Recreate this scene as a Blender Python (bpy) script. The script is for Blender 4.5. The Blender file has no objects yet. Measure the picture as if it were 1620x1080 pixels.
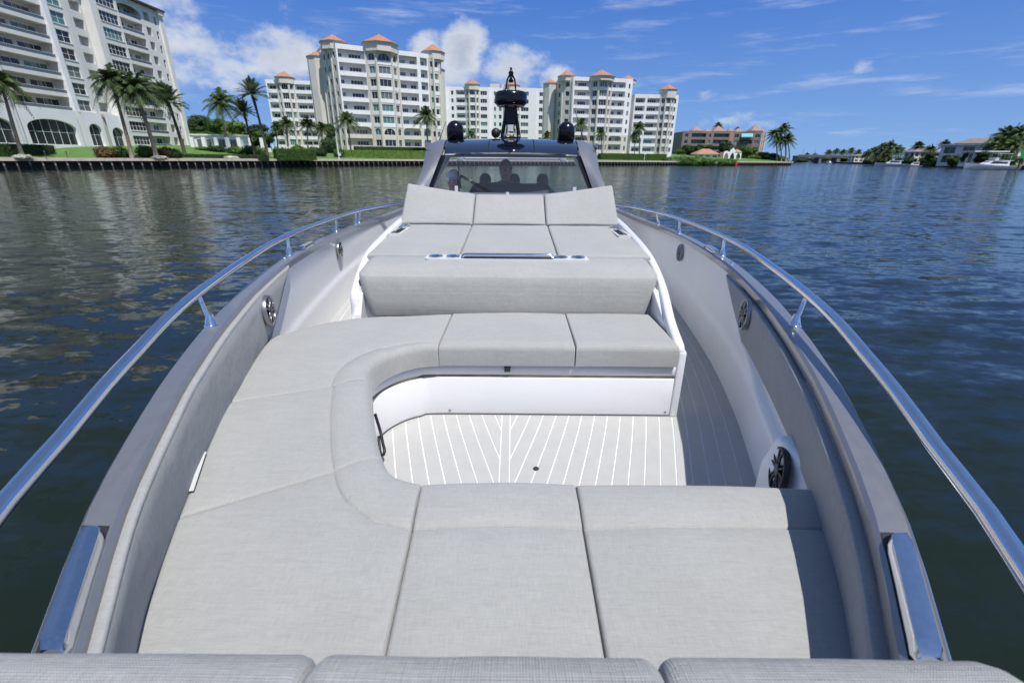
import bpy, math, random
import numpy as np
from mathutils import Vector, Matrix
R_ = math.radians
random.seed(7)
scene = bpy.context.scene
COL = scene.collection

# ------------------------------------------------------------------ camera
PITCH, ROLL = R_(21.94), R_(0.5)
CAM = Vector((0.03, 0.0, 2.3))
F_PX, IW, IH = 720.0, 1620.0, 1080.0
_fw = Vector((0, math.cos(PITCH), -math.sin(PITCH)))
_r0 = Vector((1, 0, 0)); _u0 = Vector((0, math.sin(PITCH), math.cos(PITCH)))
_rt = _r0 * math.cos(ROLL) + _u0 * math.sin(ROLL)
_up = _u0 * math.cos(ROLL) - _r0 * math.sin(ROLL)
cam_d = bpy.data.cameras.new('camera')
cam = bpy.data.objects.new('camera', cam_d); COL.objects.link(cam)
cam_d.sensor_width = 36.0; cam_d.lens = F_PX / IW * 36.0
cam_d.clip_start = 0.02; cam_d.clip_end = 9000
cam_d.dof.use_dof = True; cam_d.dof.focus_distance = 2.4; cam_d.dof.aperture_fstop = 5.0
M = Matrix((( _rt.x, _up.x, -_fw.x, CAM.x), (_rt.y, _up.y, -_fw.y, CAM.y), (_rt.z, _up.z, -_fw.z, CAM.z), (0, 0, 0, 1)))
cam.matrix_world = M
scene.camera = cam

def ray(u, v):
    return _fw + _rt * ((u - IW / 2) / F_PX) + _up * ((IH / 2 - v) / F_PX)
def at(u, v, D):            # the point seen at (u, v) whose distance along y is D
    d = ray(u, v); return CAM + d * ((D - CAM.y) / d.y)

# ------------------------------------------------------------------ sun and sky
SUN = Vector((0.31, -0.42, 1.0)).normalized()
sun_el = math.asin(SUN.z); sun_az = math.atan2(SUN.x, SUN.y)
sl = bpy.data.lights.new('sun', 'SUN'); sl.energy = 4.0; sl.angle = R_(0.53); sl.color = (1.0, 0.965, 0.915)
so = bpy.data.objects.new('sun', sl); COL.objects.link(so)
so.rotation_euler = (-SUN).to_track_quat('-Z', 'Y').to_euler(); so.location = SUN * 60

world = bpy.data.worlds.new('World'); scene.world = world; world.use_nodes = True
world.cycles.sampling_method = 'MANUAL'; world.cycles.sample_map_resolution = 256
nt = world.node_tree; nt.nodes.clear()
def wn(t, **k):
    n = nt.nodes.new(t)
    for a, b in k.items(): setattr(n, a, b)
    return n
def wmath(op, a, b=None, c=None, clamp=False):
    n = wn('ShaderNodeMath', operation=op); n.use_clamp = clamp
    for i, x in enumerate((a, b, c)):
        if x is None: continue
        if isinstance(x, (int, float)): n.inputs[i].default_value = x
        else: nt.links.new(x, n.inputs[i])
    return n.outputs[0]
sky = wn('ShaderNodeTexSky', sky_type='NISHITA'); sky.sun_disc = False
sky.sun_elevation = sun_el; sky.sun_rotation = sun_az
sky.air_density = 1.0; sky.dust_density = 0.25; sky.ozone_density = 3.0; sky.altitude = 0
hsv = wn('ShaderNodeHueSaturation'); hsv.inputs['Saturation'].default_value = 0.96; hsv.inputs['Value'].default_value = 1.0
grade = wn('ShaderNodeVectorMath', operation='MULTIPLY'); nt.links.new(sky.outputs[0], grade.inputs[0]); grade.inputs[1].default_value = (.74, .87, 1.03)
nt.links.new(grade.outputs[0], hsv.inputs['Color'])
tc = wn('ShaderNodeTexCoord'); sep = wn('ShaderNodeSeparateXYZ'); nt.links.new(tc.outputs['Generated'], sep.inputs[0])
az = wmath('ARCTAN2', sep.outputs[0], sep.outputs[1]); el = wmath('ARCSINE', sep.outputs[2])
comb = wn('ShaderNodeCombineXYZ'); nt.links.new(az, comb.inputs[0]); nt.links.new(wmath('MULTIPLY', el, 1.5), comb.inputs[1])
def noise(scale, detail, rough, off=(0, 0, 0), stretch=(1, 1, 1), rot=0.0):
    mp = wn('ShaderNodeMapping'); mp.inputs['Location'].default_value = off; mp.inputs['Scale'].default_value = stretch
    mp.inputs['Rotation'].default_value = (0, 0, rot)
    nt.links.new(comb.outputs[0], mp.inputs[0])
    n = wn('ShaderNodeTexNoise'); n.inputs['Scale'].default_value = scale; n.inputs['Detail'].default_value = detail
    n.inputs['Roughness'].default_value = rough; nt.links.new(mp.outputs[0], n.inputs['Vector']); return n.outputs['Fac']
def azel(u, v):
    d = ray(u, v).normalized(); return math.atan2(d.x, d.y), math.asin(d.z)
# cumulus banks: where they stand (pixel of the photograph -> azimuth and elevation), half widths in radians, weight
banks = [((262, 60), .10, .13, .60), ((330, 90), .07, .06, .56), ((455, 85), .095, .075, .70), ((372, 130), .05, .035, .5), ((300, 150), .09, .04, .45),
         ((732, 80), .055, .065, .86), ((675, 75), .045, .04, .66), ((805, 112), .075, .048, .80), ((880, 128), .05, .03, .66), ((720, 120), .09, .04, .6),
         ((1150, 190), .07, .018, .50), ((1205, 195), .05, .016, .42), ((1362, 106), .032, .017, .52), ((1535, 160), .026, .011, .46), ((1345, 122), .045, .009, .36),
         ((1120, 150), .07, .020, .36), ((400, 8), .06, .02, .3)]
dens = None
for (u, v), sa, se, w in banks:
    a0, e0 = azel(u, v)
    q = wmath('ADD', wmath('POWER', wmath('ABSOLUTE', wmath('DIVIDE', wmath('SUBTRACT', az, a0), sa)), 2.0),
              wmath('POWER', wmath('ABSOLUTE', wmath('DIVIDE', wmath('SUBTRACT', el, e0), se)), 2.0))
    g = wmath('MULTIPLY', wmath('EXPONENT', wmath('MULTIPLY', q, -1.0)), w)
    dens = g if dens is None else wmath('MAXIMUM', dens, g)
# scattered fair-weather cumulus all the way round, low in the sky, outside these banks
far_band = wmath('MULTIPLY', wmath('EXPONENT', wmath('MULTIPLY', wmath('POWER', wmath('ABSOLUTE', wmath('DIVIDE', wmath('SUBTRACT', el, .20), .17)), 2.0), -1.0)), .62)
side = wmath('SMOOTH_MIN', wmath('SUBTRACT', wmath('MULTIPLY', wmath('ABSOLUTE', wmath('SUBTRACT', az, .1)), 1.6), 1.35), 1.0, .1)
n_big = noise(3.1, 3, .5, off=(4.2, 1.7, 0))
around = wmath('MULTIPLY', wmath('MULTIPLY', far_band, wmath('MAXIMUM', side, 0.0)), wmath('MULTIPLY', n_big, 1.7))
dens = wmath('MAXIMUM', dens, around)
n1 = noise(9.0, 9, .58, off=(.3, .2, 0)); n2 = noise(26.0, 6, .6, off=(2, 5, 0))
edge = wmath('ADD', wmath('MULTIPLY', n1, .72), wmath('MULTIPLY', n2, .28))
raw = wmath('SUBTRACT', wmath('ADD', dens, wmath('MULTIPLY', wmath('SUBTRACT', edge, .5), 1.55)), .40)
mr = wn('ShaderNodeMapRange', interpolation_type='SMOOTHSTEP'); nt.links.new(raw, mr.inputs[0])
mr.inputs[1].default_value = -.06; mr.inputs[2].default_value = .30; mr.inputs[3].default_value = 0; mr.inputs[4].default_value = .93
# high thin streaks
n3 = noise(5.0, 7, .62, off=(1.1, 3.3, 0), stretch=(1.0, 5.5, 1), rot=-.22)
mc = wn('ShaderNodeMapRange', interpolation_type='SMOOTHSTEP'); nt.links.new(n3, mc.inputs[0])
mc.inputs[1].default_value = .50; mc.inputs[2].default_value = .80; mc.inputs[3].default_value = 0; mc.inputs[4].default_value = .42
alpha = wmath('MAXIMUM', mr.outputs[0], mc.outputs[0])
# blue aerial haze towards the horizon, the same all the way round
hz = wn('ShaderNodeMapRange', interpolation_type='SMOOTHSTEP'); nt.links.new(wmath('ABSOLUTE', el), hz.inputs[0])
hz.inputs[1].default_value = .22; hz.inputs[2].default_value = .62; hz.inputs[3].default_value = .92; hz.inputs[4].default_value = 0.0
hzm = wn('ShaderNodeMix', data_type='RGBA'); nt.links.new(hz.outputs[0], hzm.inputs['Factor'])
hg = wn('ShaderNodeMapRange'); nt.links.new(wmath('ABSOLUTE', el), hg.inputs[0]); hg.inputs[1].default_value = .0; hg.inputs[2].default_value = .30
hgm = wn('ShaderNodeMix', data_type='RGBA'); nt.links.new(wmath('POWER', hg.outputs[0], .75), hgm.inputs['Factor']); hgm.inputs[6].default_value = (1.72, 3.2, 5.9, 1); hgm.inputs[7].default_value = (.34, 1.24, 4.45, 1)
nt.links.new(hsv.outputs[0], hzm.inputs[6]); nt.links.new(hgm.outputs[2], hzm.inputs[7])
# denser cores and bases read greyer
shade = wn('ShaderNodeMapRange'); nt.links.new(wmath('ADD', raw, wmath('MULTIPLY', noise(14, 5, .6, off=(.33, .27, 0)), -.55)), shade.inputs[0])
shade.inputs[1].default_value = -.35; shade.inputs[2].default_value = .30
cm = wn('ShaderNodeMix', data_type='RGBA'); nt.links.new(shade.outputs[0], cm.inputs['Factor'])
cm.inputs[6].default_value = (6.2, 6.4, 6.7, 1); cm.inputs[7].default_value = (3.4, 3.8, 4.6, 1)
mx = wn('ShaderNodeMix', data_type='RGBA'); nt.links.new(alpha, mx.inputs['Factor'])
nt.links.new(hzm.outputs[2], mx.inputs[6]); nt.links.new(cm.outputs[2], mx.inputs[7])
bg = wn('ShaderNodeBackground'); bg.inputs['Strength'].default_value = 0.108; nt.links.new(mx.outputs[2], bg.inputs[0])
wo = wn('ShaderNodeOutputWorld'); nt.links.new(bg.outputs[0], wo.inputs[0])

vs = scene.view_settings
vs.view_transform = 'Standard'; vs.look = 'None'; vs.exposure = 0.34; vs.gamma = 1.0; vs.use_curve_mapping = False
scene.render.engine = 'CYCLES'
scene.cycles.use_denoising = True
scene.cycles.use_adaptive_sampling = True; scene.cycles.adaptive_threshold = .02
scene.cycles.max_bounces = 6; scene.cycles.diffuse_bounces = 3; scene.cycles.glossy_bounces = 4; scene.cycles.transparent_max_bounces = 12
scene.cycles.sample_clamp_indirect = 6.0

# ------------------------------------------------------------------ materials
MATS = {}
def mat(name, col, rough=.5, metal=0.0, spec=.5, nscale=0, namt=0.0, bump=0.0, bscale=60, coat=0.0, trans=0.0):
    if name in MATS: return MATS[name]
    m = bpy.data.materials.new(name); m.use_nodes = True; t = m.node_tree; b = t.nodes['Principled BSDF']
    b.inputs['Base Color'].default_value = (*col, 1); b.inputs['Roughness'].default_value = rough
    b.inputs['Metallic'].default_value = metal; b.inputs['Specular IOR Level'].default_value = spec
    b.inputs['Coat Weight'].default_value = coat; b.inputs['Coat Roughness'].default_value = .05
    c = None
    if namt or bump:
        c = t.nodes.new('ShaderNodeTexCoord')
    if namt:
        n = t.nodes.new('ShaderNodeTexNoise'); n.inputs['Scale'].default_value = nscale; n.inputs['Detail'].default_value = 6
        t.links.new(c.outputs['Object'], n.inputs['Vector'])
        r = t.nodes.new('ShaderNodeMapRange'); r.inputs[3].default_value = 1 - namt; r.inputs[4].default_value = 1 + namt
        r.inputs[1].default_value = .3; r.inputs[2].default_value = .7
        t.links.new(n.outputs['Fac'], r.inputs[0])
        v = t.nodes.new('ShaderNodeVectorMath'); v.operation = 'SCALE'; v.inputs[0].default_value = col
        t.links.new(r.outputs[0], v.inputs['Scale']); t.links.new(v.outputs[0], b.inputs['Base Color'])
        rr = t.nodes.new('ShaderNodeMapRange'); rr.inputs[3].default_value = max(0, rough - .06); rr.inputs[4].default_value = min(1, rough + .08)
        t.links.new(n.outputs['Fac'], rr.inputs[0]); t.links.new(rr.outputs[0], b.inputs['Roughness'])
    if bump:
        n2 = t.nodes.new('ShaderNodeTexNoise'); n2.inputs['Scale'].default_value = bscale; n2.inputs['Detail'].default_value = 5
        t.links.new(c.outputs['Object'], n2.inputs['Vector'])
        bp = t.nodes.new('ShaderNodeBump'); bp.inputs['Strength'].default_value = bump; bp.inputs['Distance'].default_value = .02
        t.links.new(n2.outputs['Fac'], bp.inputs['Height']); t.links.new(bp.outputs[0], b.inputs['Normal'])
    MATS[name] = m; return m

def fabric(name, col, weave=900.0, bstr=.35, depth=.0012, contrast=.10):
    """woven outdoor cloth: crossing threads, slubs along each thread and slight soiling"""
    m = bpy.data.materials.new(name); m.use_nodes = True; t = m.node_tree; L = t.links.new; b = t.nodes['Principled BSDF']
    b.inputs['Roughness'].default_value = .9; b.inputs['Specular IOR Level'].default_value = .2
    b.inputs['Sheen Weight'].default_value = .15; b.inputs['Sheen Roughness'].default_value = .5
    c = t.nodes.new('ShaderNodeTexCoord')
    def nz(scale, st, det=3):
        mp = t.nodes.new('ShaderNodeMapping'); mp.inputs['Scale'].default_value = st; L(c.outputs['Object'], mp.inputs[0])
        n = t.nodes.new('ShaderNodeTexNoise'); n.inputs['Scale'].default_value = scale; n.inputs['Detail'].default_value = det
        L(mp.outputs[0], n.inputs['Vector']); return n.outputs['Fac']
    def mth(op, a, bb):
        n = t.nodes.new('ShaderNodeMath'); n.operation = op
        for i, x in enumerate((a, bb)):
            if isinstance(x, (int, float)): n.inputs[i].default_value = x
            else: L(x, n.inputs[i])
        return n.outputs[0]
    s1 = nz(weave * .62, (1, .07, .07)); s2 = nz(weave * .62, (.07, 1, 1)); s3 = nz(weave * .12, (.10, 1, 1))
    w = []
    for ax in (0, 1):
        wv = t.nodes.new('ShaderNodeTexWave'); wv.wave_type = 'BANDS'; wv.bands_direction = 'X' if ax == 0 else 'Y'
        wv.inputs['Scale'].default_value = weave / 6.28 * 1.0; wv.inputs['Distortion'].default_value = .6; wv.inputs['Detail Scale'].default_value = 40
        L(c.outputs['Object'], wv.inputs[0]); w.append(wv.outputs['Fac'])
    weavef = mth('MULTIPLY', w[0], w[1])
    streak = mth('ADD', mth('ADD', mth('SUBTRACT', s1, .5), mth('SUBTRACT', s2, .5)), mth('MULTIPLY', mth('SUBTRACT', s3, .5), .45))
    soil = nz(3.2, (1, 1, 1), 5)
    val = mth('ADD', 1.0, mth('MULTIPLY', streak, contrast * 2.6))
    val = mth('ADD', val, mth('MULTIPLY', mth('SUBTRACT', weavef, .25), contrast * 1.1))
    val = mth('MULTIPLY', val, mth('ADD', .91, mth('MULTIPLY', soil, .18)))
    v = t.nodes.new('ShaderNodeVectorMath'); v.operation = 'SCALE'; v.inputs[0].default_value = col
    L(val, v.inputs['Scale']); L(v.outputs[0], b.inputs['Base Color'])
    h = mth('ADD', mth('MULTIPLY', weavef, .8), mth('MULTIPLY', streak, .8))
    b1 = t.nodes.new('ShaderNodeBump'); b1.inputs['Strength'].default_value = bstr; b1.inputs['Distance'].default_value = depth
    L(h, b1.inputs['Height'])
    b2 = t.nodes.new('ShaderNodeBump'); b2.inputs['Strength'].default_value = .35; b2.inputs['Distance'].default_value = .012
    L(nz(9.0, (1, 1, 1), 3), b2.inputs['Height']); L(b1.outputs[0], b2.inputs['Normal']); L(b2.outputs[0], b.inputs['Normal'])
    MATS[name] = m; return m

def glass(name, tint, trans=.75, rough=.02, haze_mix=.035):       # pale diffuse mixed in as the haze of reflected sky
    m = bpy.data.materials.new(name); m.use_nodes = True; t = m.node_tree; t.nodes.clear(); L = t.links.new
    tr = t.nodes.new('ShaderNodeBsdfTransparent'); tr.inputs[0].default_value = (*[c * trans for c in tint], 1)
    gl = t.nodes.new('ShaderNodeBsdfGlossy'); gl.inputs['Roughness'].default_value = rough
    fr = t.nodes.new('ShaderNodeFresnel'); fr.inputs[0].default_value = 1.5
    mx_ = t.nodes.new('ShaderNodeMixShader'); L(fr.outputs[0], mx_.inputs[0]); df = t.nodes.new('ShaderNodeBsdfDiffuse'); df.inputs[0].default_value = (.45, .52, .62, 1); fm = t.nodes.new('ShaderNodeMixShader'); fm.inputs[0].default_value = haze_mix; L(tr.outputs[0], fm.inputs[1]); L(df.outputs[0], fm.inputs[2]); L(fm.outputs[0], mx_.inputs[1]); L(gl.outputs[0], mx_.inputs[2])
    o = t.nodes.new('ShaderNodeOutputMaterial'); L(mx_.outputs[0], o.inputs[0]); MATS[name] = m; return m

fabric('cushion_cloth', (.350, .352, .334), weave=650, contrast=.115, bstr=.45, depth=.0014)
fabric('pad_cloth', (.32, .322, .312), weave=650, contrast=.15)
fabric('bolster_cloth', (.345, .348, .335), weave=520, bstr=.9, depth=.002, contrast=.19)
mat('gelcoat', (.72, .72, .73), .22, spec=.5, nscale=3, namt=.015, coat=.3)
mat('gelcoat_inner', (.87, .87, .865), .35, nscale=4, namt=.02)
mat('caulk', (.88, .88, .87), .6)
mat('plank_foam', (.435, .433, .42), .75, nscale=14, namt=.035, bump=.25, bscale=220)
mat('silver_paint', (.235, .24, .25), .36, metal=.5, nscale=25, namt=.04, bump=.05, bscale=300, coat=.4)
mat('hull_paint', (.30, .31, .33), .25, metal=.4, coat=.5)
mat('chrome', (.78, .79, .80), .07, metal=1.0, nscale=18, namt=.03)
mat('chrome_worn', (.66, .68, .72), .10, metal=1.0, nscale=60, namt=.05, bump=.015, bscale=160)
mat('steel_rail', (.74, .75, .77), .10, metal=1.0, nscale=30, namt=.03)
mat('black_gloss', (.005, .005, .006), .2, spec=.35, coat=.15)
mat('black_matte', (.012, .012, .014), .55)
mat('dark_glass', (.006, .009, .018), .06, coat=1.0)
mat('dark_rubber', (.02, .02, .022), .6)
mat('speaker_grey', (.30, .30, .31), .3, metal=.8)
mat('speaker_dark', (.05, .05, .055), .35, metal=.4)
mat('cone_dark', (.018, .018, .02), .5)
mat('seat_dark', (.05, .05, .055), .5, nscale=20, namt=.1)
mat('white_plastic', (.60, .60, .59), .4)
mat('lens_clear', (.55, .57, .58), .08, spec=.8)
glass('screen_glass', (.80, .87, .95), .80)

# ------------------------------------------------------------------ mesh helpers
class MB:
    def __init__(s): s.v = []; s.f = []
    def add(s, vs_, fs):
        o = len(s.v); s.v += [tuple(p) for p in vs_]; s.f += [tuple(i + o for i in f) for f in fs]; return s
    def box(s, x0, x1, y0, y1, z0, z1, m=None):
        p = [(x0, y0, z0), (x1, y0, z0), (x1, y1, z0), (x0, y1, z0), (x0, y0, z1), (x1, y0, z1), (x1, y1, z1), (x0, y1, z1)]
        if m is not None: p = [m @ Vector(q) for q in p]
        return s.add(p, [(0, 3, 2, 1), (4, 5, 6, 7), (0, 1, 5, 4), (1, 2, 6, 5), (2, 3, 7, 6), (3, 0, 4, 7)])
    def grid(s, P, close_u=False, close_v=False, flip=False):
        nu, nv = len(P), len(P[0]); fs = []
        for i in range(nu - (0 if close_u else 1)):
            for j in range(nv - (0 if close_v else 1)):
                a = i * nv + j; b = ((i + 1) % nu) * nv + j; c = ((i + 1) % nu) * nv + (j + 1) % nv; d = i * nv + (j + 1) % nv
                fs.append((a, d, c, b) if flip else (a, b, c, d))
        return s.add([p for r in P for p in r], fs)
    def tube(s, path, r, n=10, caps=True):
        path = [Vector(p) for p in path]; rs = r if isinstance(r, (list, tuple)) else [r] * len(path)
        rings = []; prev = None
        for i, p in enumerate(path):
            t = (path[min(i + 1, len(path) - 1)] - path[max(i - 1, 0)]).normalized()
            if prev is None:
                up = Vector((0, 0, 1)) if abs(t.z) < .9 else Vector((1, 0, 0)); a = t.cross(up).normalized()
            else: a = (prev - t * prev.dot(t)).normalized()
            prev = a; b = t.cross(a)
            rings.append([p + (a * math.cos(k * 2 * math.pi / n) + b * math.sin(k * 2 * math.pi / n)) * rs[i] for k in range(n)])
        o = len(s.v); s.grid(rings, close_v=True)
        if caps:
            s.f.append(tuple(o + k for k in range(n))[::-1]); e = o + (len(path) - 1) * n; s.f.append(tuple(e + k for k in range(n)))
        return s
    def lathe(s, prof, n=24, m=None, cap=True):
        rings = []
        for r, z in prof:
            q = [Vector((r * math.cos(k * 2 * math.pi / n), r * math.sin(k * 2 * math.pi / n), z)) for k in range(n)]
            rings.append([m @ p for p in q] if m is not None else q)
        o = len(s.v); s.grid(rings, close_v=True)
        if cap:
            s.f.append(tuple(o + k for k in range(n))[::-1]); e = o + (len(prof) - 1) * n; s.f.append(tuple(e + k for k in range(n)))
        return s
    def prism(s, poly, z0, z1, m=None):
        n = len(poly); p = [Vector((x, y, z0)) for x, y in poly] + [Vector((x, y, z1)) for x, y in poly]
        if m is not None: p = [m @ q for q in p]
        return s.add(p, [tuple(range(n))[::-1], tuple(range(n, 2 * n))] + [(i, (i + 1) % n, n + (i + 1) % n, n + i) for i in range(n)])
    def mesh(s, name, material, smooth=False):
        me = bpy.data.meshes.new(name); me.from_pydata(s.v, [], s.f); me.materials.append(MATS[material] if isinstance(material, str) else material)
        if smooth:
            me.polygons.foreach_set('use_smooth', [True] * len(me.polygons))
            if smooth != 'all': me.set_sharp_from_angle(angle=R_(smooth if not isinstance(smooth, bool) else 40))
        me.update(); return me
    def build(s, name, material, parent=None, smooth=False, loc=None, mw=None):
        return link(name, s.mesh(name, material, smooth), parent, loc, mw)
def link(name, me, parent=None, loc=None, mw=None):
    o = bpy.data.objects.new(name, me); COL.objects.link(o)
    if parent is not None: o.parent = parent
    if loc is not None: o.location = loc
    if mw is not None: o.matrix_local = mw
    return o
def tag(o, label=None, cat=None, group=None, kind=None):
    if label: o['label'] = label
    if cat: o['category'] = cat
    if group: o['group'] = group
    if kind: o['kind'] = kind
    return o
def empty(name, loc=(0, 0, 0), rz=0.0):
    o = bpy.data.objects.new(name, None); COL.objects.link(o); o.location = loc; o.rotation_euler = (0, 0, rz); o.empty_display_size = .2; return o
def bevel(o, w, seg=2, ang=35):
    b = o.modifiers.new('bevel', 'BEVEL'); b.width = w; b.segments = seg; b.limit_method = 'ANGLE'; b.angle_limit = R_(ang)
    o.data.polygons.foreach_set('use_smooth', [True] * len(o.data.polygons)); b.harden_normals = False; return o
def spline(pts, n):
    """Catmull-Rom through points, evenly sampled in arc length"""
    P = np.array(pts, float); k = len(P)
    if k == 2: dense = np.linspace(P[0], P[1], 60)
    else:
        Q = np.vstack([2 * P[0] - P[1], P, 2 * P[-1] - P[-2]]); out = []
        for i in range(k - 1):
            a, b, c, d = Q[i:i + 4]
            t = np.linspace(0, 1, 40, endpoint=(i == k - 2))[:, None]
            out.append(.5 * (2 * b + (c - a) * t + (2 * a - 5 * b + 4 * c - d) * t ** 2 + (3 * b - a - 3 * c + d) * t ** 3))
        dense = np.vstack(out)
    s = np.concatenate([[0], np.cumsum(np.linalg.norm(np.diff(dense, axis=0), axis=1))])
    if isinstance(n, int): q = np.linspace(0, s[-1], n)
    else: q = np.array(n) * s[-1]
    return np.stack([np.interp(q, s, dense[:, j]) for j in range(P.shape[1])], 1)
def curve1(xs, ys):
    d = spline(list(zip(xs, ys)), 400)
    return lambda y: float(np.interp(y, d[:, 0], d[:, 1]))

# ================================================================== the yacht
from mathutils import noise as mnoise
FL = 0.9                                   # cockpit sole above the water
yacht = empty('motor_yacht', (0, 0, FL))
tag(yacht, 'silver and white open motor yacht with grey cushioned bow lounge filling the foreground', 'boat')
hb = curve1([-.62, -.45, -.2, .15, .49, .76, 1.055, 1.4, 1.885, 2.4, 3.1, 4.0, 4.7, 6, 7.5, 10, 12.5], [.0, .17, .35, .56, .757, .900, 1.022, 1.148, 1.295, 1.435, 1.58, 1.705, 1.775, 1.84, 1.87, 1.88, 1.86])
zg = curve1([-.6, .43, .9, 1.5, 2, 3.3, 4.7, 7, 10, 12.5], [.61, .636, .682, .722, .738, .735, .70, .62, .58, .58])
CAPW = .088
YB = [-.62, -.58, -.5] + list(np.arange(-.4, 3.2, .12)) + list(np.arange(3.3, 12.51, .35))
cap_in = lambda y: max(hb(y) - CAPW, 0.0)

# hull shell (both sides and transom)
for s in (-1, 1):
    P = []
    for y in YB:
        h, z = hb(y), zg(y); fl = .80 if y > 1 else .80 - .25 * (1 - y) / 1.6
        P.append([(s * h, y, z - .03), (s * (h + .012), y, z - .05), (s * (h + .012), y, z - .075), (s * (h - .005), y, z - .09), (s * (h + .01), y, z - .30), (s * (h - .01), y, -.05), (s * h * .93, y, -.40), (s * h * fl, y, -.95), (0, y, -1.5)])
    MB().grid(P, flip=(s > 0)).build('hull', 'hull_paint', yacht, smooth=True)
MB().add([(-1.86, 12.5, .57), (1.86, 12.5, .57), (1.5, 12.5, -1.0), (0, 12.5, -1.5), (-1.5, 12.5, -1.0)], [(0, 1, 2, 3, 4)]).build('transom', 'hull_paint', yacht)
# gunwale caps
for s in (-1, 1):
    P = []
    for y in YB:
        h, z, i = hb(y), zg(y), cap_in(y)
        P.append([(s * h, y, z - .05), (s * h, y, z - .012), (s * (h - .012 if h > .03 else h * .6), y, z), (s * (i + .010), y, z + .003), (s * i, y, z - .006), (s * i, y, z - .045)])
    MB().grid(P, flip=(s < 0)).build('gunwale_cap', 'silver_paint', yacht, smooth=20)
    MB().tube([(s * (hb(y) + .004), y, zg(y) - .035) for y in YB[2:]], .010, 6).build('rub_rail', 'chrome', yacht, smooth='all')
# foredeck under the bolster, behind the camera
MB().grid([[(-cap_in(y), y, .60), (cap_in(y), y, .60)] for y in (-.55, -.4, -.2, 0, .2)]).build('foredeck', 'gelcoat', yacht)

# inner liner of the bulwarks; the starboard-side recess is pressed into it
def liner_x(s, y, z):
    step = -.016 / (1 + math.exp((z - .30) * 70))          # soft ledge, lower part stands proud
    x = cap_in(y) + .036 - .046 * z + step
    if s > 0:
        def sm(a, b, t): t = min(1, max(0, (t - a) / (b - a))); return t * t * (3 - 2 * t)
        zb = .30 + .10 * sm(1.9, 2.55, y)                       # lower lip of the recess climbs aft
        x += .045 * sm(1.46, 1.50, y) * (1 - sm(2.45, 2.75, y)) * sm(zb - .02, zb + .025, z)
    return s * x
for s in (-1, 1):
    P = []
    ys = list(np.arange(.2, 1.4, .2)) + list(np.arange(1.4, 2.9, .03)) + list(np.arange(2.9, 9, .15))
    for y in ys:
        top = zg(y) - .04
        zs = [0.0, .05, .12, .18] + list(np.arange(.20, .50, .015)) + [.52, .54, top - .01]
        P.append([(liner_x(s, y, z), y, min(z, top)) for z in zs] + [(s * (cap_in(y) - .001), y, top)])
    MB().grid(P, flip=(s > 0)).build('bulwark_liner', 'gelcoat_inner', yacht, smooth='all')

# coaming pads
for s in (-1, 1):
    P = []
    n = 44
    for k in range(n + 1):
        q = k / n
        row = []
        def yy(w): return .18 + q * ((3.03 if w > .99 else 2.46 + (3.03 - 2.46) * w) - .18)
        def pt(off, zrel, w):
            y = yy(w); zt = zg(y) - (.055 if s > 0 else .018); zb = .42
            puff = .006 * math.sin(math.pi * w) + .0025 * mnoise.noise((y * 5, s * 3, w * 4))
            e = .018 * max(0, 1 - (1 - q) / .012) if q > .985 else 0
            return (s * (cap_in(y) - off - puff + e), y, zb + (zt - zb) * zrel)
        row.append(pt(-.05, 1.0, 1)); row.append(pt(-.002, .985, 1)); row.append(pt(.004, 1.0, 1)); row.append(pt(.019, 1.0, 1)); row.append(pt(.0225, .992, .99)); row.append(pt(.024, .97, .965)); row.append(pt(.0225, .955, .95)); row.append(pt(.024, .94, .935))
        for w in (.75, .55, .35, .2, .1, .04): row.append(pt(.024 - .022 * (1 - w), w, w))
        row.append(pt(-.006, 0.0, 0)); row.append(pt(-.06, 0.0, 0))
        P.append(row)
    mb = MB(); mb.grid(P, flip=(s < 0))
    # closed far end
    m = len(P[0]); o = (len(P) - 1) * m; mb.f.append(tuple(o + i for i in range(m)))
    mb.build('coaming_pad', 'pad_cloth', yacht, smooth=50)

# --- sole: white caulking sheet with foam planks laid on it
floor = MB().grid([[(-(cap_in(y) + .05), y, -.001), (cap_in(y) + .05, y, -.001)] for y in np.arange(.8, 6.2, .2)]).build('deck_floor', 'caulk', yacht)
SP = .0755
fe = lambda y: cap_in(y) + .022
for s in (-1, 1):
    for k in range(21):
        rows = []
        for y in np.concatenate([np.arange(.95, 2.4, .02), np.arange(2.4, 6.01, .07)]):
            a = fe(y) - k * SP - .002; b = max(a - SP + .0056, .026)
            if a - b < .0005: continue
            rows.append((y, a, b))
        if len(rows) < 3: continue
        P = [[(s * a, y, 0), (s * a, y, .0016), (s * b, y, .0016), (s * b, y, 0)] for y, a, b in rows]
        mb = MB().grid(P, flip=(s > 0)); n4 = len(mb.v); mb.f.append((0, 1, 2, 3)); mb.f.append((n4 - 4, n4 - 3, n4 - 2, n4 - 1))
        mb.build('plank', 'plank_foam', floor)
MB().box(-.0215, .0215, .95, 6, 0, .0016).build('plank', 'plank_foam', floor)
for s in (-1, 1):    # dark seal where the sole meets the liner
    MB().tube([(s * (fe(y) + .004), y, .006) for y in np.arange(.95, 6, .1)], .0045, 5).build('edge_seal', 'dark_rubber', floor, smooth='all')
MB().lathe([(.0, .0075), (.012, .0075), (.015, .004)], 14, Matrix.Translation((.152, 1.82, 0)), cap=False).build('deck_drain', 'speaker_dark', floor)

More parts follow.
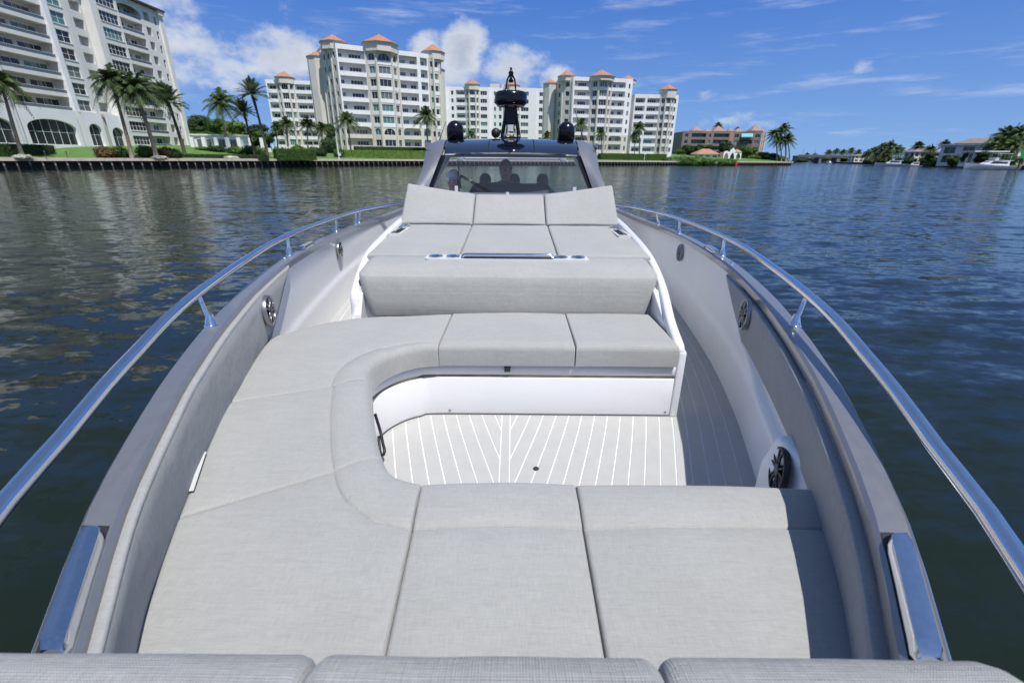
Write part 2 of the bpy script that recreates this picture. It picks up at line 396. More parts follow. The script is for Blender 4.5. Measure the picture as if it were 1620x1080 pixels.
# --- cushions
def drop(d, r):
    if d >= r or r <= 0: return 0.0
    return r - math.sqrt(max(0, r * r - (r - d) ** 2))
def edge_samples(L, r0, r1, step):
    a = [0, .08 * r0, .25 * r0, .5 * r0, .8 * r0]; b = [L - .8 * r1, L - .5 * r1, L - .25 * r1, L - .08 * r1, L]
    n = max(3, int((L - r0 - r1) / step)); return a + list(np.linspace(r0, L - r1, n)) + b
def cushion(name, I, O, t, parent, down=(0, 0, -1), rf=.03, rb=.02, rs=.011, seam=None, crown=.010, step=.045, mat_='cushion_cloth', seed=0, wr=.0022):
    down = Vector(down).normalized()
    I = [tuple(p) if len(p) == 3 else (*p, .45) for p in I]; O = [tuple(p) if len(p) == 3 else (*p, .45) for p in O]
    di = spline(I, 100); do = spline(O, 100)
    W = .5 * (np.linalg.norm(np.diff(di, axis=0), axis=1).sum() + np.linalg.norm(np.diff(do, axis=0), axis=1).sum())
    us = np.array(edge_samples(W, rs, rs, step)) / W
    ci = spline(I, us); co = spline(O, us); cols = []
    for i, u in enumerate(us):
        a, b = Vector(ci[i]), Vector(co[i]); L = (b - a).length
        ds = edge_samples(L, rf, rb, step * 0 + L / 14)
        if seam is not None:
            sd = seam(u) if callable(seam) else seam
            core = [d for d in ds if abs(d - sd) > .012]; nkeep = len(ds) - 0
            ds = sorted(core + [sd - .008, sd - .003, sd, sd + .003, sd + .008])
        cols.append((a, b, L, ds, seam and sd, u))
    nmin = min(len(c[3]) for c in cols); P = []
    for a, b, L, ds, sd, u in cols:
        ds = list(ds)
        while len(ds) > nmin:                      # even out the rows: take away from the plain middle
            gaps = [(ds[j + 1] - ds[j - 1], j) for j in range(6, len(ds) - 6) if sd is None or abs(ds[j] - sd) > .0085]
            ds.pop(min(gaps)[1])
        col = []
        for d in ds:
            v = d / L; p = a.lerp(b, v)
            dv = max(drop(d, rf), drop(L - d, rb)); du = max(drop(u * W, rs), drop((1 - u) * W, rs))
            h = max(dv, du) + .45 * min(dv, du)
            pf = crown * (max(0, math.sin(math.pi * u)) * max(0, math.sin(math.pi * v))) ** .55
            nz_ = mnoise.noise((p.x * 7 + seed, p.y * 7, p.z * 7 + seed)) * wr + mnoise.noise((p.x * 26, p.y * 9 + seed, 2)) * wr * .35
            if sd is not None:
                h += .0045 * math.exp(-((d - sd) / .0032) ** 2)
                if d < sd and sd > .1: h -= .013 * math.sin(math.pi * d / sd) ** .7
                nz_ += mnoise.noise((u * W * 38 + seed, d * 6, seed)) * .0016 * math.exp(-abs(d - sd) / .035)      # puckers along the stitching
            nz_ += mnoise.noise((u * W * 30, d * 4 + seed, 5)) * .0013 * math.exp(-min(d, L - d) / .03)
            col.append(p + down * (h - pf - nz_ * (1 if min(d, L - d) > .01 else .2)))
        col = [col[0] + down * t] + col + [col[-1] + down * t]; P.append(col)
    P = [[p + down * (t if 0 < j < len(P[0]) - 1 else 0) for j, p in enumerate(P[0])]] + P + [[p + down * (t if 0 < j < len(P[0]) - 1 else 0) for j, p in enumerate(P[-1])]]
    return MB().grid(P).build(name, mat_, parent, smooth=65)

# seat base around the footwell, with its routed groove and lip
inner = [(.954, 2.320), (.4, 2.320), (-.375, 2.318), (-.49, 2.292), (-.585, 2.228), (-.655, 2.125), (-.682, 2.0), (-.660, 1.86), (-.60, 1.68), (-.52, 1.48), (-.455, 1.335), (-.37, 1.255), (-.26, 1.222), (.3, 1.215), (1.05, 1.215)]
path = spline([inner[0], inner[1]], 8)[:-1].tolist() + spline(inner[1:14], 90).tolist() + [inner[14]]
def sweep_xy(path, prof):
    P = []; n = len(path)
    for i in range(n):
        a = Vector(path[max(i - 1, 0)]); b = Vector(path[min(i + 1, n - 1)]); t = (b - a).normalized(); nr = Vector((t.y, -t.x))   # away from the footwell
        P.append([(path[i][0] + nr.x * o, path[i][1] + nr.y * o, z) for o, z in prof])
    return P
prof = [(.004, .0), (0, .012), (0, .240), (.003, .244), (.030, .246), (.030, .259), (.003, .261), (0, .265), (0, .316), (.006, .325), (.014, .328), (.14, .328)]
seat = MB().grid(sweep_xy(path, prof), flip=True).build('bow_seat', 'gelcoat', yacht, smooth=50)
MB().grid(sweep_xy(path, [(.004, .2445), (.004, .2605)]), flip=True).build('groove_strip', mat('groove_dark', (.20, .185, .13), .8, nscale=9, namt=.4), seat)  # dark strip added so the groove shows its dirt line and shade
MB().grid(sweep_xy(path, [(.003, .001), (.003, .009), (-.004, .009)])).build('base_seal', 'dark_rubber', seat)
# bench end cheek on the walkway side
chk = MB().prism([(2.312, .0), (2.60, .0), (3.1, .0), (3.1, .60), (2.9, .60), (2.60, .47), (2.40, .43), (2.312, .41)], .955, 1.0, Matrix(((0, 0, 1, 0), (1, 0, 0, 0), (0, 1, 0, 0), (0, 0, 0, 1)))).build('bench_cheek', 'gelcoat', seat)
bevel(chk, .010, 3)
lc_ = MB().prism([(2.78, .30), (3.1, .30), (3.1, .60), (2.9, .56), (2.82, .44)], -1.0, -.957, Matrix(((0, 0, 1, 0), (1, 0, 0, 0), (0, 1, 0, 0), (0, 0, 0, 1)))).build('bench_cheek', 'gelcoat', seat)
MB().box(-.012, .022, 2.306, 2.322, .286, .314).build('latch', 'speaker_dark', seat)
for x, y in ((-.33, 2.314), (.93, 2.316)):
    MB().lathe([(0, 0), (.006, 0), (.007, -.003)], 10, Matrix.Translation((x, y, .03)) @ Matrix.Rotation(R_(90), 4, 'X'), cap=False).build('screw', 'speaker_grey', seat)
st = MB().tube(spline([(-.645, 1.955, .22), (-.622, 1.935, .13), (-.600, 1.885, .095), (-.584, 1.850, .08), (-.588, 1.838, .062), (-.604, 1.850, .056), (-.618, 1.885, .075), (-.630, 1.925, .11)], 24).tolist(), .0075, 6).build('pull_strap', 'black_matte', seat, smooth='all')

g = .0016
cushion('cushion', [(.382 + g, 2.293), (.66, 2.295), (.95, 2.297)], [(.382 + g, 2.87), (.66, 2.875), (.935, 2.87)], .088, seat, rf=.032, seam=.036, seed=1)
cushion('cushion', [(-.372 + g, 2.288), (.0, 2.292), (.378 - g, 2.293)], [(-.362 + g, 2.85), (0, 2.875), (.382 - g, 2.87)], .088, seat, rf=.032, seam=.036, seed=2)
cushion('cushion', [(-.622, 1.868 + g), (-.648, 1.985), (-.627, 2.105), (-.558, 2.205), (-.47, 2.264), (-.372 - g, 2.285)],
        [(-1.158, 1.652 + g), (-1.25, 2.0), (-1.325, 2.34), (-1.285, 2.47), (-.99, 2.72), (-.366 - g, 2.845)], .088, seat, rf=.034, rb=.025, seam=lambda u: .165 - .13 * u ** 1.2, seed=3, step=.035, wr=.004)
cushion('cushion', [(-.405, 1.290 + g), (-.455, 1.40), (-.545, 1.64), (-.618, 1.868 - g)], [(-.915, 1.003 + g), (-1.003, 1.238), (-1.158, 1.652 - g)], .088, seat, rf=.035, seam=.16, seed=4)
cushion('cushion', [(-.250 - g, 1.170), (-.315, 1.188), (-.365, 1.225), (-.405, 1.290 - g)], [(-.215 - g, .36), (-.42, .37), (-.640, .42), (-.750, .62), (-.834, .81), (-.915, 1.003 - g)], .088, seat, rf=.035, rb=.02, seam=lambda u: .205 - .045 * u, seed=5, step=.03)
cushion('cushion', [(.234 - g, 1.178), (0, 1.183), (-.250 + g, 1.172)], [(.226 - g, .34), (0, .34), (-.215 + g, .34)], .088, seat, rf=.04, seam=.205, seed=6)
cushion('cushion', [(1.0, 1.166), (.6, 1.18), (.234 + g, 1.178)], [(.625, .36), (.4, .34), (.226 + g, .34)], .088, seat, rf=.045, seam=.205, seed=7)
# small paper-white tag of the cushion against the pad
MB().add([(-1.025, 1.30, .462), (-1.008, 1.295, .464), (-.925, 1.10, .464), (-.94, 1.10, .462), (-1.028, 1.30, .452), (-.943, 1.10, .452)], [(0, 3, 2, 1), (0, 4, 5, 3)]).build('cushion_tag', 'white_plastic', seat)
# hidden carcass below the cushions so nothing shows hollow
MB().prism([(-.78, 1.9), (-1.0, 1.9), (-1.2, 2.2), (-1.0, 2.6), (-.5, 2.8), (.95, 2.85), (.95, 2.36), (-.42, 2.36), (-.62, 2.30), (-.74, 2.14)], .0, .31).build('seat_carcass', 'gelcoat_inner', seat)
MB().prism([(-.80, 1.75), (-.5, 1.3), (-.3, 1.18), (.98, 1.17), (.56, .36), (-.56, .36), (-.86, .98), (-1.08, 1.6)], .0, .31).build('seat_carcass', 'gelcoat_inner', seat)

# bow bolsters right in front of the camera
bol = MB().box(-.5, .5, .16, .30, .40, .74).build('bow_backrest', 'gelcoat', yacht)
def bolster(x0, x1, seed):
    P = []; n = 40; L = x1 - x0
    for k in range(n + 1):
        q = .5 - .5 * math.cos(math.pi * k / n); x = x0 + L * q; d = min(q, 1 - q) * L; r = .05 if (x > .5 or x < -.5) else .020; sh = drop(d, r)
        sc = 1 - sh / .075
        row = []
        for a in np.linspace(-.35 * math.pi, 1.15 * math.pi, 15):
            w = .075 * (abs(math.cos(a)) ** .75) * (1 if math.cos(a) > 0 else -1); hgt = .05 * math.sin(a)
            row.append((x, .315 + w * max(.15, sc), .795 + hgt - sh * .65 + .003 * mnoise.noise((x * 9 + seed, a, 0))))
        row = [(x, row[0][1] - .004, .40)] + row + [(x, row[-1][1], .40)]
        P.append(row)
    mb = MB().grid(P); m = len(P[0]); mb.f.append(tuple(range(m))); o = n * m; mb.f.append(tuple(o + i for i in range(m))[::-1])
    mb.build('bolster', 'bolster_cloth', bol, smooth=60)
bolster(-.68, -.2105, 1); bolster(-.209, .2135, 2); bolster(.215, .655, 3)

# --- sun pad behind the bench
pad = MB().prism([(2.93, .0), (4.98, .0), (4.98, .74), (3.3, .66), (2.93, .60)], -.985, .985, Matrix(((0, 0, 1, 0), (1, 0, 0, 0), (0, 1, 0, 0), (0, 0, 0, 1)))).build('sun_pad', 'gelcoat', yacht)
P = []
prof = [(2.885, .42), (2.878, .47), (2.880, .55), (2.888, .63), (2.90, .672), (2.909, .6865), (2.916, .6885), (2.922, .694), (2.945, .715), (2.985, .733), (3.05, .743), (3.15, .748), (3.225, .747), (3.245, .738), (3.25, .70)]
for k in range(61):
    q = k / 60; xx = -1 + 2 * q; row = []
    for j, (y, z) in enumerate(prof):
        w = .985 if z > .69 else .985 - .05 * min(1, (.69 - z) / .25) ** 1.3
        x = xx * w; d = w - abs(x); e = drop(d, .05)
        row.append((x, y + (e * .9 if j < 9 else 0), z - (e * .8 if j > 7 else 0) + .003 * mnoise.noise((x * 6, z * 9, 1))))
    P.append(row)
MB().grid(P).build('backrest_cushion', 'cushion_cloth', pad, smooth=70)
for i, (x0, x1) in enumerate(((-1.02, -.357), (-.351, .353), (.359, 1.025))):
    cushion('cushion', [(x0, 3.265, .752), ((x0 + x1) / 2, 3.262, .752), (x1, 3.265, .752)], [(x0 * 1.01, 4.405, .812), ((x0 + x1) / 2, 4.405, .812), (x1 * 1.01, 4.405, .812)], .09, pad, rf=.02, rb=.02, rs=.018, crown=.008, seed=10 + i)
for i, (x0, x1, z0, z1) in enumerate(((-1.025, -.352, 1.172, 1.076), (-.346, .335, 1.074, 1.076), (.341, 1.02, 1.078, 1.172))):
    cushion('headrest_cushion', [(x0 * 1.02, 4.425, .815), ((x0 + x1) / 2, 4.425, .818), (x1 * 1.02, 4.425, .815)], [(x0 * .985, 4.73, z0), ((x0 + x1) / 2, 4.73, (z0 + z1) / 2 - .003), (x1 * .985, 4.73, z1)], .09, pad, down=(0, .72, -.69), rf=.02, rb=.03, rs=.024, crown=.010, seed=20 + i)
for u, v in ((722, 296), (803, 306), (909, 298)):
    p = at(u, v, 4.765); MB().box(p.x - .016, p.x + .016, 4.757, 4.767, p.z - FL - .05, p.z - FL + .012).build('pull_tab', 'white_plastic', pad)
# cup-holder tray with grab bar, and the two side pockets
def rrect(x0, x1, y0, y1, r, n=5):
    o = []
    for cx, cy, a in ((x1 - r, y1 - r, 0), (x0 + r, y1 - r, 90), (x0 + r, y0 + r, 180), (x1 - r, y0 + r, 270)):
        for k in range(n + 1): q = R_(a + 90 * k / n); o.append((cx + r * math.cos(q), cy + r * math.sin(q)))
    return o
tray = MB().prism(rrect(-.575, .555, 3.085, 3.235, .04), .742, .758).build('cup_tray', 'white_plastic', pad, smooth=40)
def cup(x, y, z, r, par):
    o = MB().lathe([(r, .001), (r * 1.0, .007), (r * .90, .010), (r * .78, .009), (r * .74, .002)], 22, Matrix.Translation((x, y, z)), cap=False).build('cup_holder', 'chrome', par, smooth=True)
    MB().lathe([(.0, .0024), (r * .76, .0024)], 22, Matrix.Translation((x, y, z)), cap=False).build('cup_well', 'cone_dark', par)
for x in (-.505, -.385, .365, .485): cup(x, 3.16, .758, .050, tray)
MB().prism(rrect(-.325, .315, 3.105, 3.155, .012), .7585, .7605).build('bar_recess', 'cone_dark', tray)
gb = MB().tube([(-.315, 3.128, .760), (-.31, 3.128, .776), (-.29, 3.128, .780), (.28, 3.128, .780), (.30, 3.128, .776), (.305, 3.128, .760)], .0135, 10).build('grab_bar', 'chrome', tray, smooth='all')
for s in (-1, 1):
    cup(s * .965, 4.31, .813, .045, pad)
    MB().prism(rrect(s * .965 - .055, s * .965 + .055, 3.86, 4.22, .015), .786, .806, ).build('side_pocket', 'white_plastic', pad)
    MB().prism(rrect(s * .965 - .038, s * .965 + .034, 3.89, 4.19, .010), .8062, .8075).build('pocket_slot', 'cone_dark', pad)
    MB().tube([(s * .965 + s * .005, 3.90, .812), (s * .965 + s * .005, 4.18, .824)], .010, 8).build('pocket_bar', 'chrome', pad, smooth='all')

# white arms sweeping up both sides of the sun pad, with the console sides below them
arm_pts = [(.966, 2.325, .40), (.968, 2.36, .435), (.985, 2.59, .50), (1.022, 2.94, .625), (1.042, 3.35, .73), (1.055, 3.89, .79), (1.055, 4.52, .84), (1.03, 5.0, .87), (.98, 5.3, .88)]
LEFT_ARM = [(1.0, 2.83, .40), (1.003, 2.86, .47), (1.012, 2.92, .585)] + arm_pts[4:]
for s in (-1, 1):
    P = []; ap = spline(arm_pts if s > 0 else LEFT_ARM, 60)
    for i, p in enumerate(ap):
        t = Vector(ap[min(i + 1, 59)] - ap[max(i - 1, 0)]).normalized(); side = Vector((1, 0, 0)); nn = t.cross(side).normalized()
        if nn.z < 0: nn = -nn
        w = .030; hgt = .045
        ring = []
        for a in range(12):
            th = a * math.pi / 6; cx = math.cos(th); sx = math.sin(th)
            q = Vector(p) + side * (w * (abs(cx) ** .6) * (1 if cx > 0 else -1)) + nn * (hgt * (abs(sx) ** .6) * (1 if sx > 0 else -1) - .03)
            ring.append((s * q.x, q.y, q.z))
        P.append(ring)
    mb = MB().grid(P, close_v=True, flip=(s < 0)); mb.f.append(tuple(range(12))); mb.build('side_arm', 'gelcoat', pad, smooth='all')
    P = [[(s * (p[0] + .012), p[1], p[2] - .02), (s * (p[0] + .0), p[1], p[2] * .5), (s * min(.995, p[0]), p[1], .0)] for p in ap if p[1] > 2.58]
    MB().grid(P, flip=(s > 0)).build('console_side', 'gelcoat', pad, smooth=True)

# --- stainless rails
rail_off = .055
_rx = curve1([-.4, -.15, .15, .48, .71, .90, 1.22, 1.80, 2.4, 3.2, 4.6, 5.5, 6.4], [.36, .54, .70, .858, .962, 1.02, 1.115, 1.258, 1.395, 1.555, 1.715, 1.76, 1.70])
_rz = curve1([-.4, .15, .71, 1.22, 1.80, 3.2, 4.6, 6.4], [.75, .755, .767, .826, .878, .878, .84, .79])
def railpt(s, y): return (s * _rx(y), y, _rz(y))
RY = list(np.arange(-.3, 3.2, .1)) + list(np.arange(3.3, 6.4, .2))
for s, posts in ((-1, (1.79, 3.25, 4.62, 5.35, 5.5)), (1, (1.85, 3.38, 4.78, 5.65))):
    path = [railpt(s, y) for y in RY] + [(s * 1.63, 6.7, .785), (s * 1.52, 7.0, .78), (s * 1.36, 7.3, .775)]
    rl = MB().tube(path, .0192, 14).build('bow_rail', 'steel_rail', yacht, smooth='all')
    for y in posts:
        x = s * (hb(y) - .036); z = zg(y); tx, _, tz = railpt(s, y)
        MB().tube([(x, y, z), (x, y, z + .006), (x, y, z + .010), (x * .999, y, z + .05), (x + (tx - x) * .4, y, z + .058), (tx, y, tz)], [.027, .027, .022, .0150, .0110, .0100], 12).build('post', 'chrome', rl, smooth=50)

# --- pop-up cleats and small deck hardware
def cleat(s, y0, y1):
    P = []
    for k in range(17):
        q = k / 16; y = y0 + (y1 - y0) * q; w = .0255 * min(1, (min(q, 1 - q) * 11 + .75)) if q < .5 else .0255 * min(1, ((1 - q) * 6) ** .6 + .15)
        xc = s * (hb(y) - .050); z = zg(y) + .004; hh = .026 * min(1, (q * 12 + .8) if q < .5 else (1 - q) * 12 + .35)
        P.append([(xc - w, y, z), (xc - w, y, z + hh * .55), (xc - w * .8, y, z + hh * .92), (xc, y, z + hh), (xc + w * .8, y, z + hh * .92), (xc + w, y, z + hh * .55), (xc + w, y, z)])
    mb = MB().grid(P); m = 7; mb.f.append(tuple(range(m))); mb.f.append(tuple(16 * m + i for i in range(m))[::-1])
    c = mb.build('cleat', 'chrome_worn', yacht, smooth=28)
    Q = [[(s * (hb(y) - .047) - .031, y, zg(y) + .0045), (s * (hb(y) - .047) + .026, y, zg(y) + .0035)] for y in np.linspace(y0 - .008, y1 + .008, 9)]
    MB().grid(Q).build('cleat_gasket', 'dark_rubber', c)
for s in (-1, 1):
    cleat(s, .49, .74); cleat(s, 3.48, 3.78)
    MB().lathe([(.018, 0), (.018, .004), (.010, .014), (.0, .016)], 12, Matrix.Translation((s * (hb(3.12) - .04), 3.12, zg(3.12)))).build('deck_fitting', 'chrome', yacht, smooth=True)

# --- loudspeakers with star grilles
def speaker(loc, nrm, r, dark=False, spin=0.0):
    n = Vector(nrm).normalized(); q = n.to_track_quat('Z', 'Y').to_matrix().to_4x4(); m = Matrix.Translation(loc) @ q @ Matrix.Rotation(spin, 4, 'Z')
    ring = MB().lathe([(r, 0), (r, .012), (r * .96, .020), (r * .88, .020), (r * .84, .014), (r * .84, .004)], 32, cap=False)
    o = ring.build('speaker', 'cone_dark' if dark else 'speaker_grey', yacht, smooth=True, mw=m)
    MB().lathe([(r * .84, .006), (r * .5, .001), (r * .28, .002), (r * .2, .006), (.0, .010)], 24, cap=False).build('speaker_cone', 'cone_dark', o, smooth=True)
    for k in range(5):
        a = R_(90 + 72 * k); mb = MB()
        for da in (-.16, .16):
            c, s_ = math.cos(a), math.sin(a); px, py = -s_, c; off = da * r * .7
            mb.tube([(c * r * .20 + px * off * .6, s_ * r * .20 + py * off * .6, .016), (c * r * .55 + px * off * 1.0, s_ * r * .55 + py * off, .019), (c * r * .90 + px * off * 1.9, s_ * r * .90 + py * off * 1.9, .017)], r * .050, 6)
        mb.build('grille_spoke', 'speaker_dark' if dark else 'speaker_grey', o, smooth='all')
    MB().lathe([(r * .24, .010), (r * .24, .020), (r * .16, .023), (0, .023)], 16).build('grille_hub', 'speaker_dark', o, smooth=True)
for s in (-1, 1):
    y = 2.37; x = cap_in(y) - .028; sl_ = (cap_in(y + .2) - cap_in(y - .2)) / .4
    speaker((s * x, y, .615), (-s, sl_, .06), .086, spin=.3 * s)
    y = 4.45; x = abs(liner_x(s, y, .50)) - .012; sl_ = (cap_in(y + .2) - cap_in(y - .2)) / .4
    speaker((s * x, y, .555), (-s, sl_, .02), .082, spin=.2)
# speaker low on the inboard side, in the fillet ahead of the recess
y = 1.36; x = cap_in(y) + .012
fp = MB().prism([(1.12, .0), (1.50, .0), (1.50, .30), (1.44, .46), (1.12, .46)], x - .045, x + .09, Matrix(((0, 0, 1, 0), (1, 0, 0, 0), (0, 1, 0, 0), (0, 0, 0, 1)))).build('speaker_panel', 'gelcoat_inner', yacht); bevel(fp, .02, 3)
speaker((x - .045, 1.36, .355), (-1, .32, .05), .088, dark=True, spin=.15)

# --- console, windscreen and hardtop
con = MB().prism([(4.90, .0), (5.75, -.35), (6.2, -.35), (6.2, .95), (5.75, 1.02), (4.98, 1.00), (4.90, .80)], -.93, .93, Matrix(((0, 0, 1, 0), (1, 0, 0, 0), (0, 1, 0, 0), (0, 0, 0, 1)))).build('console', 'gelcoat', yacht); bevel(con, .03, 3)
dash = MB()
P = []
for k in range(25):
    x = -.50 + 1.0 * k / 24; e = drop(min(x + .5, .5 - x), .09)
    P.append([(x, 5.62, .98), (x, 5.66, 1.085 - e), (x, 5.80, 1.115 - e), (x, 6.15, 1.10 - e), (x, 6.2, .9)])
dash.grid(P).build('dashboard', 'black_matte', con, smooth=60)
MB().box(-.97, .97, 4.9, 12.4, -.36, -.33).build('cockpit_sole', 'gelcoat_inner', yacht)
def scr(u, v):                 # windscreen surface, u across -1..1, v up 0..1
    hw = .872 + (.742 - .872) * v; y = 4.96 + .50 * v + .10 * u * u * (1 - .3 * v); z = 1.02 + .425 * v - .02 * v * u * u
    return Vector((u * hw, y, z))
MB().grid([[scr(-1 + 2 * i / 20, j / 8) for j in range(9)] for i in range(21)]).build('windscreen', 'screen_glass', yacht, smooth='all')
for s in (-1, 1):
    wsf = MB().grid([[scr(s, j / 8) + Vector((-s * .012, -.006, 0)), scr(s, j / 8) + Vector((s * .042, .012, 0)), scr(s, j / 8) + Vector((s * .042, .05, 0)), scr(s, j / 8) + Vector((-s * .012, .04, 0))] for j in range(9)], close_v=True)
    wsf.build('screen_pillar', 'black_gloss', yacht, smooth=40)
MB().grid([[scr(-1 + 2 * i / 20, 1) + Vector((0, -.008, -.004)), scr(-1 + 2 * i / 20, 1) + Vector((0, -.012, .010)), scr(-1 + 2 * i / 20, 1) + Vector((0, .02, .014)), scr(-1 + 2 * i / 20, 1) + Vector((0, .02, -.006))] for i in range(21)], close_v=True).build('screen_trim', 'chrome', yacht, smooth=40)
# hardtop: three dark glazed panels across the front slope, then the roof
def roofz(y): return float(np.interp(y, [5.46, 5.6, 5.8, 6.0, 6.3, 8.6], [1.452, 1.515, 1.578, 1.612, 1.630, 1.63]))
def roofp(x, y): return (x, y + .10 * (x / .76) ** 2 * max(0, (6.0 - y) / .55), roofz(y) - .028 * (x / .78) ** 2)
def roofhw(y): return float(np.interp(y, [5.46, 6.0, 6.4], [.748, .785, .79]))
ys = [5.46, 5.5, 5.56, 5.63, 5.7, 5.8, 5.9, 6.0, 6.15, 6.3]
top = MB()
top.grid([[(roofp(roofhw(6.3) * x, y)) for y in (6.302, 7, 8, 8.6)] for x in np.linspace(-1, 1, 13)])
hard = top.build('hardtop', 'dark_glass', yacht, smooth=True)
MB().grid([[(x, y, roofz(y) - .075) for y in (5.52, 6.0, 7, 8.58)] for x in np.linspace(-.78, .78, 9)], flip=True).build('headliner', 'pad_cloth', hard)
for a, b in ((-1, -.345), (-.330, .335), (.350, 1)):
    P = []
    for q in np.linspace(a, b, 9):
        q2 = q
        P.append([roofp(q2 * .76 if abs(q2) < .99 else q2 * roofhw(y), y) for y in ys])
    mb = MB().grid(P); mb.build('roof_panel', 'dark_glass', hard, smooth='all')
MB().grid([[(x, y, roofz(y) - .010 - .028 * (x / .78) ** 2 + 0) if False else (roofp(x, y)[0], roofp(x, y)[1], roofp(x, y)[2] - .010) for y in ys] for x in np.linspace(-.76, .76, 13)]).build('roof_underlay', 'black_matte', hard, smooth=True)
for s in (-1, 1):
    # silver side blade: windscreen pillar running up and back into the roof side
    inn = [(.915, 4.98, .97), (.895, 5.07, 1.04), (.838, 5.3, 1.245), (.775, 5.55, 1.462), (.775, 5.72, 1.542), (.785, 6.0, 1.592), (.80, 6.4, 1.604), (.80, 8.6, 1.604)]
    out = [(1.03, 4.98, 1.00), (1.01, 5.08, 1.12), (.985, 5.3, 1.24), (.985, 5.55, 1.36), (.995, 5.7, 1.44), (1.0, 5.9, 1.52), (1.0, 6.4, 1.56), (1.0, 8.6, 1.56)]
    ii = spline(inn, 30); oo = spline(out, 30); P = []
    for a, b in zip(ii, oo):
        a, b = Vector(a), Vector(b); mid = a.lerp(b, .5) + Vector((0, -.012, .018))
        ring = [a, a.lerp(b, .25) + Vector((0, -.01, .015)), mid, a.lerp(b, .8) + Vector((0, -.006, .010)), b, b + Vector((-.01, .05, -.05)), a + Vector((0.02, .05, -.05))]
        P.append([(s * p.x, p.y, p.z) for p in ring])
    mb = MB().grid(P, close_v=True, flip=(s < 0)); mb.build('roof_side', 'silver_paint', hard, smooth=40)
    MB().grid([[(s * 1.0, y, 1.565), (s * 1.0, y, 1.44 if y > 5.8 else 1.50), (s * .97, y, 1.42 if y > 5.8 else 1.48), (s * .9, y, 1.50)] for y in (5.72, 5.8, 6.0, 6.5, 8.6)]).build('roof_edge', 'hull_paint', hard)
    MB().tube([(s * 1.50, 8.2, .5), (s * 1.40, 8.35, .9), (s * 1.02, 8.5, 1.55)], .05, 8).build('roof_post', 'silver_paint', hard, smooth='all')
lb = MB().tube([(-1.0, 9.0, 1.385), (0, 8.98, 1.395), (1.0, 9.0, 1.385)], .020, 8).build('light_bar', 'white_plastic', hard, smooth='all')
for x in (-.94, .94):
    mb = MB()
    mb.lathe([(.02, -.03), (.05, -.02), (.055, .02), (.02, .03)], 12, Matrix.Translation((x, 8.95, 1.385)) @ Matrix.Rotation(R_(90), 4, 'X'))
    for a in (35, 145, 215, 325): mb.tube([(x, 8.95, 1.385), (x + .10 * math.cos(R_(a)), 8.96, 1.385 + .08 * math.sin(R_(a)))], .014, 6)
    mb.build('deck_light', 'white_plastic', hard, smooth=40)
# wiper
wp = MB().tube([at(778, 304, 4.96) - Vector((0, .03, FL)), at(730, 277.5, 5.12) - Vector((0, .02, FL))], .007, 6)
wp.tube([at(772, 304, 4.95) - Vector((0, .03, FL)), at(729, 279.5, 5.10) - Vector((0, .02, FL))], .005, 6)
wo_ = wp.build('wiper_arm', 'black_gloss', yacht, smooth='all')
MB().tube([at(726, 262, 5.28) - Vector((0, .02, FL)), at(729, 297, 5.02) - Vector((0, .02, FL))], .009, 6).build('wiper_blade', 'black_matte', wo_, smooth='all')

# mast with radar, lights and searchlight; the two satellite domes; whip aerials
ZR = 1.62
mast = empty('radar_mast'); mast.parent = yacht; mast.location = (-.01, 6.3, ZR)
MB().box(-.11, .11, -.12, .12, 0, .022).build('mast_foot', 'black_gloss', mast)
for s in (-1, 1):
    MB().tube([(s * .105, .02, .01), (s * .095, .02, .10), (s * .072, .02, .25), (s * .058, .02, .36), (s * .05, .02, .40)], [.026, .024, .020, .018, .018], 8).build('mast_leg', 'black_gloss', mast, smooth='all')
MB().box(-.062, .062, -.03, .07, .17, .36).build('mast_web', 'black_matte', mast)
sh = MB().lathe([(.0, -.06), (.045, -.06), (.052, -.03), (.052, .03), (.04, .055), (0, .06)], 16, Matrix.Translation((0, -.02, .125)) @ Matrix.Rotation(R_(90), 4, 'X')).build('searchlight', 'black_gloss', mast, smooth=True)
MB().box(-.036, .036, -.088, -.080, .085, .160).build('searchlight_lens', 'lens_clear', mast)
MB().tube([(-.03, -.085, .02), (-.01, -.09, .045), (.02, -.088, .03), (.045, -.085, .05)], .013, 6).build('brass_valve', mat('brass', (.55, .42, .16), .3, metal=.9), mast, smooth='all')
MB().lathe([(.0, -.02), (.014, -.02), (.02, .0), (.012, .02), (0, .022)], 10, Matrix.Translation((-.075, -.07, .04))).build('mast_camera', 'speaker_grey', mast, smooth=True)
MB().lathe([(.0, .375), (.13, .375), (.175, .383), (.195, .398), (.200, .43), (.198, .49), (.19, .515), (.165, .530), (.10, .538), (0, .540)], 36).build('radome', 'black_gloss', mast, smooth=60)
MB().lathe([(.165, .368), (.172, .376), (.165, .379)], 32, cap=False).build('radome_ring', 'speaker_grey', mast, smooth=True)
for s in (-1, 1):
    MB().tube([(s * .058, 0, .53), (s * .055, 0, .60), (s * .045, 0, .66), (s * .022, 0, .70)], .010, 8).build('light_stay', 'black_gloss', mast, smooth='all')
MB().lathe([(.0, .625), (.028, .63), (.033, .655), (.02, .66), (.016, .69), (.028, .70), (.032, .735), (.022, .745), (.012, .765), (.014, .785), (0, .79)], 14).build('masthead_light', 'black_gloss', mast, smooth=40)
MB().lathe([(.0, .663), (.017, .663), (.017, .688), (0, .688)], 12).build('light_lens', 'lens_clear', mast, smooth=True)
